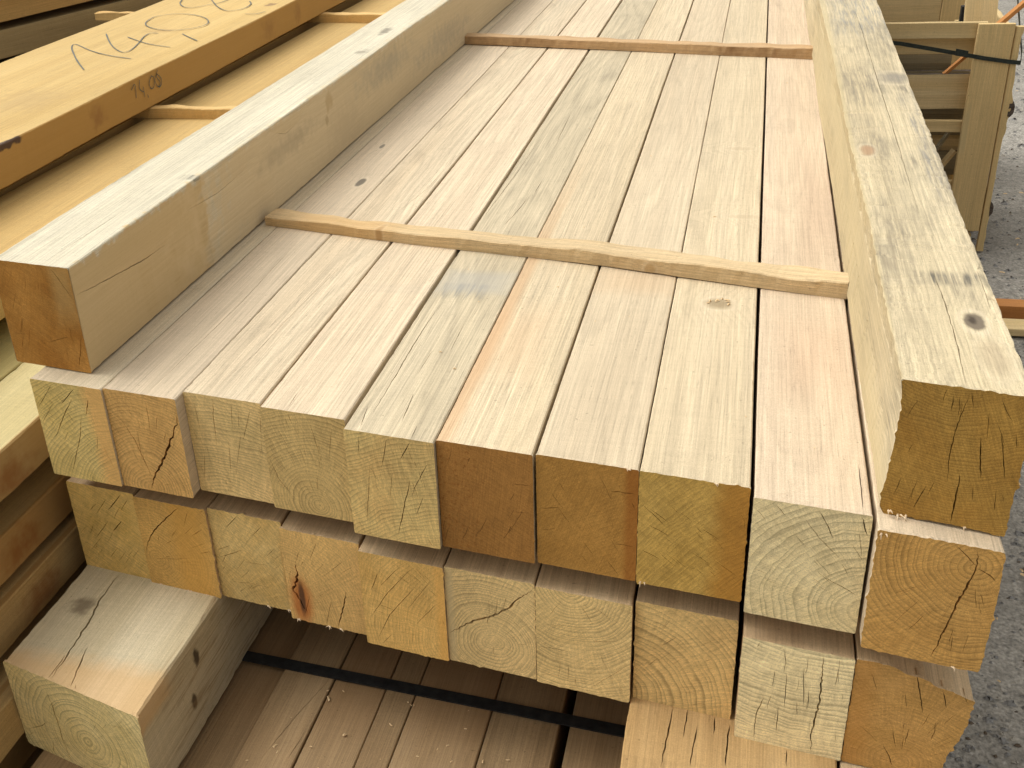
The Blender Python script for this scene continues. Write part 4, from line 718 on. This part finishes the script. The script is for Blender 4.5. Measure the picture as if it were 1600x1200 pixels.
# offcuts inside
lw = rot_grain(wood_side('log_wood', C(224, 196, 144), C(238, 216, 170), 620, (0, 0), 0.3, 90, 0.0, (), 0.8)); lg = rot_grain(wood_side('grey_log_wood', C(150, 138, 110), C(172, 160, 132), 621, (0, 0), 0.5, 140, 0.3, (), 1.2))
def half_log(loc, ln, r, flat, rz, mat, seed, label):
    """split log lying along local X: round barky top, sawn face turned to -Y"""
    M = Mesh(); n = 14; pr = None
    for q in range(n + 1):
        x = -ln / 2 + ln * q / n; ring = []
        for k in range(9):
            a = math.pi * (0.5 - k / 8 * 0.72) ; rr = r * (1 + 0.10 * noise.noise((seed, x * 9, k * 0.6)))
            ring.append(M.vert(x, math.cos(a) * rr * 0.95 + 0.0, flat + math.sin(a) * rr * 0.34 + noise.noise((seed * 2, x * 30, k)) * 0.004))
        ring.append(M.vert(x, 0.0, 0.0 + noise.noise((seed, x * 8, 9)) * 0.004)); ring.append(M.vert(x, -0.006, flat * 0.5 + noise.noise((seed, x * 6, 4)) * 0.004))
        if pr:
            for k in range(11): M.face((pr[k], pr[(k + 1) % 11], ring[(k + 1) % 11], ring[k]), 1 if k < 8 else 0)
        else: M.face(ring[::-1], 0)
        pr = ring
    M.face(pr, 0); o = M.done('split_log', loc, (mat, bark)); o.rotation_euler.z = rz
    return tag(o, label, 'log', 'split logs in the crate')
half_log((1.72, CY + 0.075, -0.520), 0.72, 0.07, 0.125, 0.02, lw, 1, 'pale split log with a dark bark edge behind the middle of the crate front')
half_log((1.70, CY + 0.21, -0.575), 0.80, 0.09, 0.16, -0.02, lg, 2, 'grey split log lying behind the pale one inside the crate')
half_log((1.68, CY + 0.22, -0.405), 0.66, 0.08, 0.10, 0.03, lg, 3, 'grey offcut at the top of the pile inside the crate')
for k in range(5):
    half_log((1.66 + 0.02 * k, CY + 0.24 + 0.02 * (k % 2), GROUND + 0.10 + 0.092 * k), 0.82, 0.10, 0.075, 0.0, lw if k % 2 else lg, 10 + k, ['lowest shaded split log in the crate pile', 'second shaded split log from the crate floor', 'third shaded split log from the crate floor', 'fourth shaded split log from the crate floor', 'shaded split log just below the narrow crate rail'][k])
org = wood_side('orange_offcut', C(196, 130, 70), C(212, 150, 88), 640, (0, 0), 0.2, 90, 0.0, (), 0.7)
def piece(name, a, b, w, th, mat, label, cat, group=None, flat=(0, 1, 0)):
    """a stick between two points"""
    a = Vector(a); b = Vector(b); d_ = (b - a); ln = d_.length; M = Mesh(); pr = None
    for q in range(7):
        t = ln * q / 6; r = [M.vert(x_ + noise.noise((t * 9, i, ln)) * 0.002, t, z_) for i, (x_, z_) in enumerate(((-w / 2, 0), (w / 2, 0), (w / 2, th), (-w / 2, th)))]
        if pr:
            for i in range(4): M.face((pr[i], pr[(i + 1) % 4], r[(i + 1) % 4], r[i]))
        else: M.face(r[::-1])
        pr = r
    M.face(pr); o = M.done(name, a, (mat,)); o.rotation_euler = d_.to_track_quat('Y', 'Z').to_euler()
    return tag(o, label, cat, group)
piece('offcut_stick', (1.975, CY + 0.12, -0.385), (2.075, CY + 0.13, -0.285), 0.026, 0.012, org, 'short orange stick slanting behind the strap inside the crate', 'stick', 'loose offcut sticks')
piece('offcut_stick', (2.17, CY + 0.20, -0.20), (2.36, CY + 0.24, -0.02), 0.032, 0.016, org, 'orange stick leaning out over the right corner of the crate', 'stick', 'loose offcut sticks')
piece('offcut_stick', (1.95, CY + 0.10, -0.78), (2.05, CY + 0.14, -0.62), 0.02, 0.012, lg, 'thin stick slanting in the shade below the narrow rail', 'stick', 'loose offcut sticks')
piece('offcut_stick', (1.97, CY + 0.09, -0.86), (2.07, CY + 0.12, -0.72), 0.034, 0.014, lw, 'pale stick slanting low in the shade behind the corner post', 'stick', 'loose offcut sticks')
piece('offcut_slab', (2.115, CY + 0.27, -0.30), (2.105, CY + 0.40, 0.06), 0.13, 0.02, cr_w, 'curved edge slab standing in the crate behind the corner post', 'slab')
ob = slab('plastic_block', None, plain('dark_plastic', (0.018, 0.02, 0.02), (0.035, 0.036, 0.034), 50, rough=0.5), 2.074, 2.136, CY + 0.58, CY + 0.62, -0.27, -0.178, 31); tag(ob, 'small dark block on the rear post of the crate', 'block')
# second crate behind
crate2 = empty('crate', (1.7, 5.0, GROUND), 'crate with boarded front standing behind the offcut crate', 'crate')
p2 = [slab('board', None, cr_x, 1.05, 2.02, 4.74, 4.765, -1.0 + 0.235 * k, -1.0 + 0.231 + 0.235 * k, 40 + k) for k in range(5)]
p2 += [slab('post', None, cr_z, 2.022, 2.125, 4.735, 4.77, GROUND + 0.001, 0.19, 50), slab('post', None, cr_z, 0.95, 1.048, 4.735, 4.77, GROUND + 0.001, 0.19, 51),
       slab('board', None, cr_w, 2.10, 2.125, 4.772, 5.5, -1.0, -0.60, 52), slab('board', None, cr_w, 2.10, 2.125, 4.772, 5.5, -0.58, -0.2, 53)]
adopt(crate2, p2)
o = timber('bearer', 0, 0.075, 0, 0.055, 0, 0.95, org, lath_e, 480, skew=0, dense=0.1, step=0.1); o.rotation_euler.z = -math.pi / 2; o.location = (1.60, 3.20, GROUND)
tag(o, 'orange bearer end on the gravel right of the spacer timber with the knot', 'timber', 'bearers on the ground')
o = timber('bearer', 0, 0.10, 0, 0.03, 0, 0.95, cr_w, lath_e, 481, skew=0, dense=0.1, step=0.1); o.rotation_euler.z = -math.pi / 2; o.location = (1.58, 3.05, GROUND)
tag(o, 'grey brown board lying on the gravel in front of the orange bearer end', 'board', 'bearers on the ground')

# ------------------------------------------------------------------ small debris
chip = plain('wood_chip', C(226, 190, 140), C(238, 212, 170), 200)
M = Mesh(); rnd = random.Random(9)
def crumb(x, y, z, r):
    a = rnd.random() * 6.3; l = r * rnd.uniform(1, 2.2); ca, sa = math.cos(a), math.sin(a)
    b = [M.vert(x + ca * u * l - sa * v * r, y + sa * u * l + ca * v * r, z) for u, v in ((-1, -.6), (1, -.4), (.7, .6), (-.8, .5))]
    t = M.vert(x, y, z + r * rnd.uniform(0.5, 1.0))
    for i in range(4): M.face((b[i], b[(i + 1) % 4], t))
    M.face(b[::-1])
for k in range(30): crumb(rnd.uniform(0.39, 0.90), rnd.uniform(-0.15, 0.10), ZG + 0.0012, rnd.uniform(0.0010, 0.0028))
for k in range(4): crumb(rnd.uniform(0.42, 0.60), rnd.uniform(-0.1, 0.09), ZG + 0.0012, rnd.uniform(0.0035, 0.005))
for k in range(26): crumb(rnd.uniform(0.6, 1.34), rnd.uniform(-0.0, 2.4), 0.0012, rnd.uniform(0.0008, 0.0022))
for k in range(9): crumb(rnd.gauss(1.137, 0.012), rnd.gauss(0.566, 0.015), 0.0012, rnd.uniform(0.001, 0.003))
for k in range(260): 
    y_ = 0.2 + rnd.random() ** 1.5 * 7; x_ = 1.55 + rnd.random() * (0.6 + 0.24 * y_); crumb(x_, y_, GROUND + 0.012, rnd.uniform(0.003, 0.009))
o = M.done('wood_crumbs', (0, 0, 0), (chip,)); o['kind'] = 'stuff'

# torn fibres hanging from sawn lower edges
fib = plain('torn_fibre', C(236, 206, 166), C(244, 222, 190), 200)
def splinter(beam, u, v, l, sx):
    M = Mesh(); rr = random.Random(int(u * 9000) + int(l * 1e5)); n = 5
    for f in range(3):
        pr = None; dx = rr.uniform(-0.4, 1) * sx; dz = rr.uniform(-0.9, 0.1); ox = rr.uniform(-l * 0.5, l * 0.5)
        for q in range(n):
            t = q / (n - 1); w_ = 0.0012 * (1 - t) + 0.0002
            p = (u + ox + dx * l * t, -0.0012 - 0.5 * l * t, v + dz * l * t * t)
            r = [M.vert(p[0] - w_, p[1], p[2]), M.vert(p[0] + w_, p[1], p[2]), M.vert(p[0], p[1] + 0.0008, p[2] + w_)]
            if pr:
                for i in range(3): M.face((pr[i], pr[(i + 1) % 3], r[(i + 1) % 3], r[i]))
            pr = r
    o = M.done('splinter', (0, 0, 0), (fib,), beam)
    o.location = (0, -0.1317 * u, 0)
beams = {o['label']: o for o in bpy.data.objects if o.get('category') == 'beam' and 'label' in o}
for lab, spots in ((B_LAB[2], ((-0.055, 0.001, 0.006), (0.01, 0.001, 0.010), (0.045, 0.0, 0.006))), (B_LAB[3], ((0.02, 0.0, 0.006), (0.065, 0.001, 0.005))), (B_LAB[4], ((-0.06, 0.001, 0.008), (0.0, 0.0, 0.007), (0.02, 0.0, 0.006))),
                   (A_LAB[8], ((-0.065, 0.002, 0.008), (0.03, H, 0.005))), (A_LAB[7], ((0.06, H, 0.004),)), (A_LAB[10], ((-0.065, H - 0.004, 0.008), (0.04, 0.0, 0.006)))):
    for u, v, l in spots: splinter(beams[lab], u, v, l, 1.0)
dt = [o for o in bpy.data.objects if o.get('label', '').startswith('grey stained spacer')][0]
for u, v, l in ((-0.045, 0.004, 0.014), (-0.06, 0.008, 0.008), (0.03, 0.002, 0.008)): splinter(dt, u, v, l, 1.0)
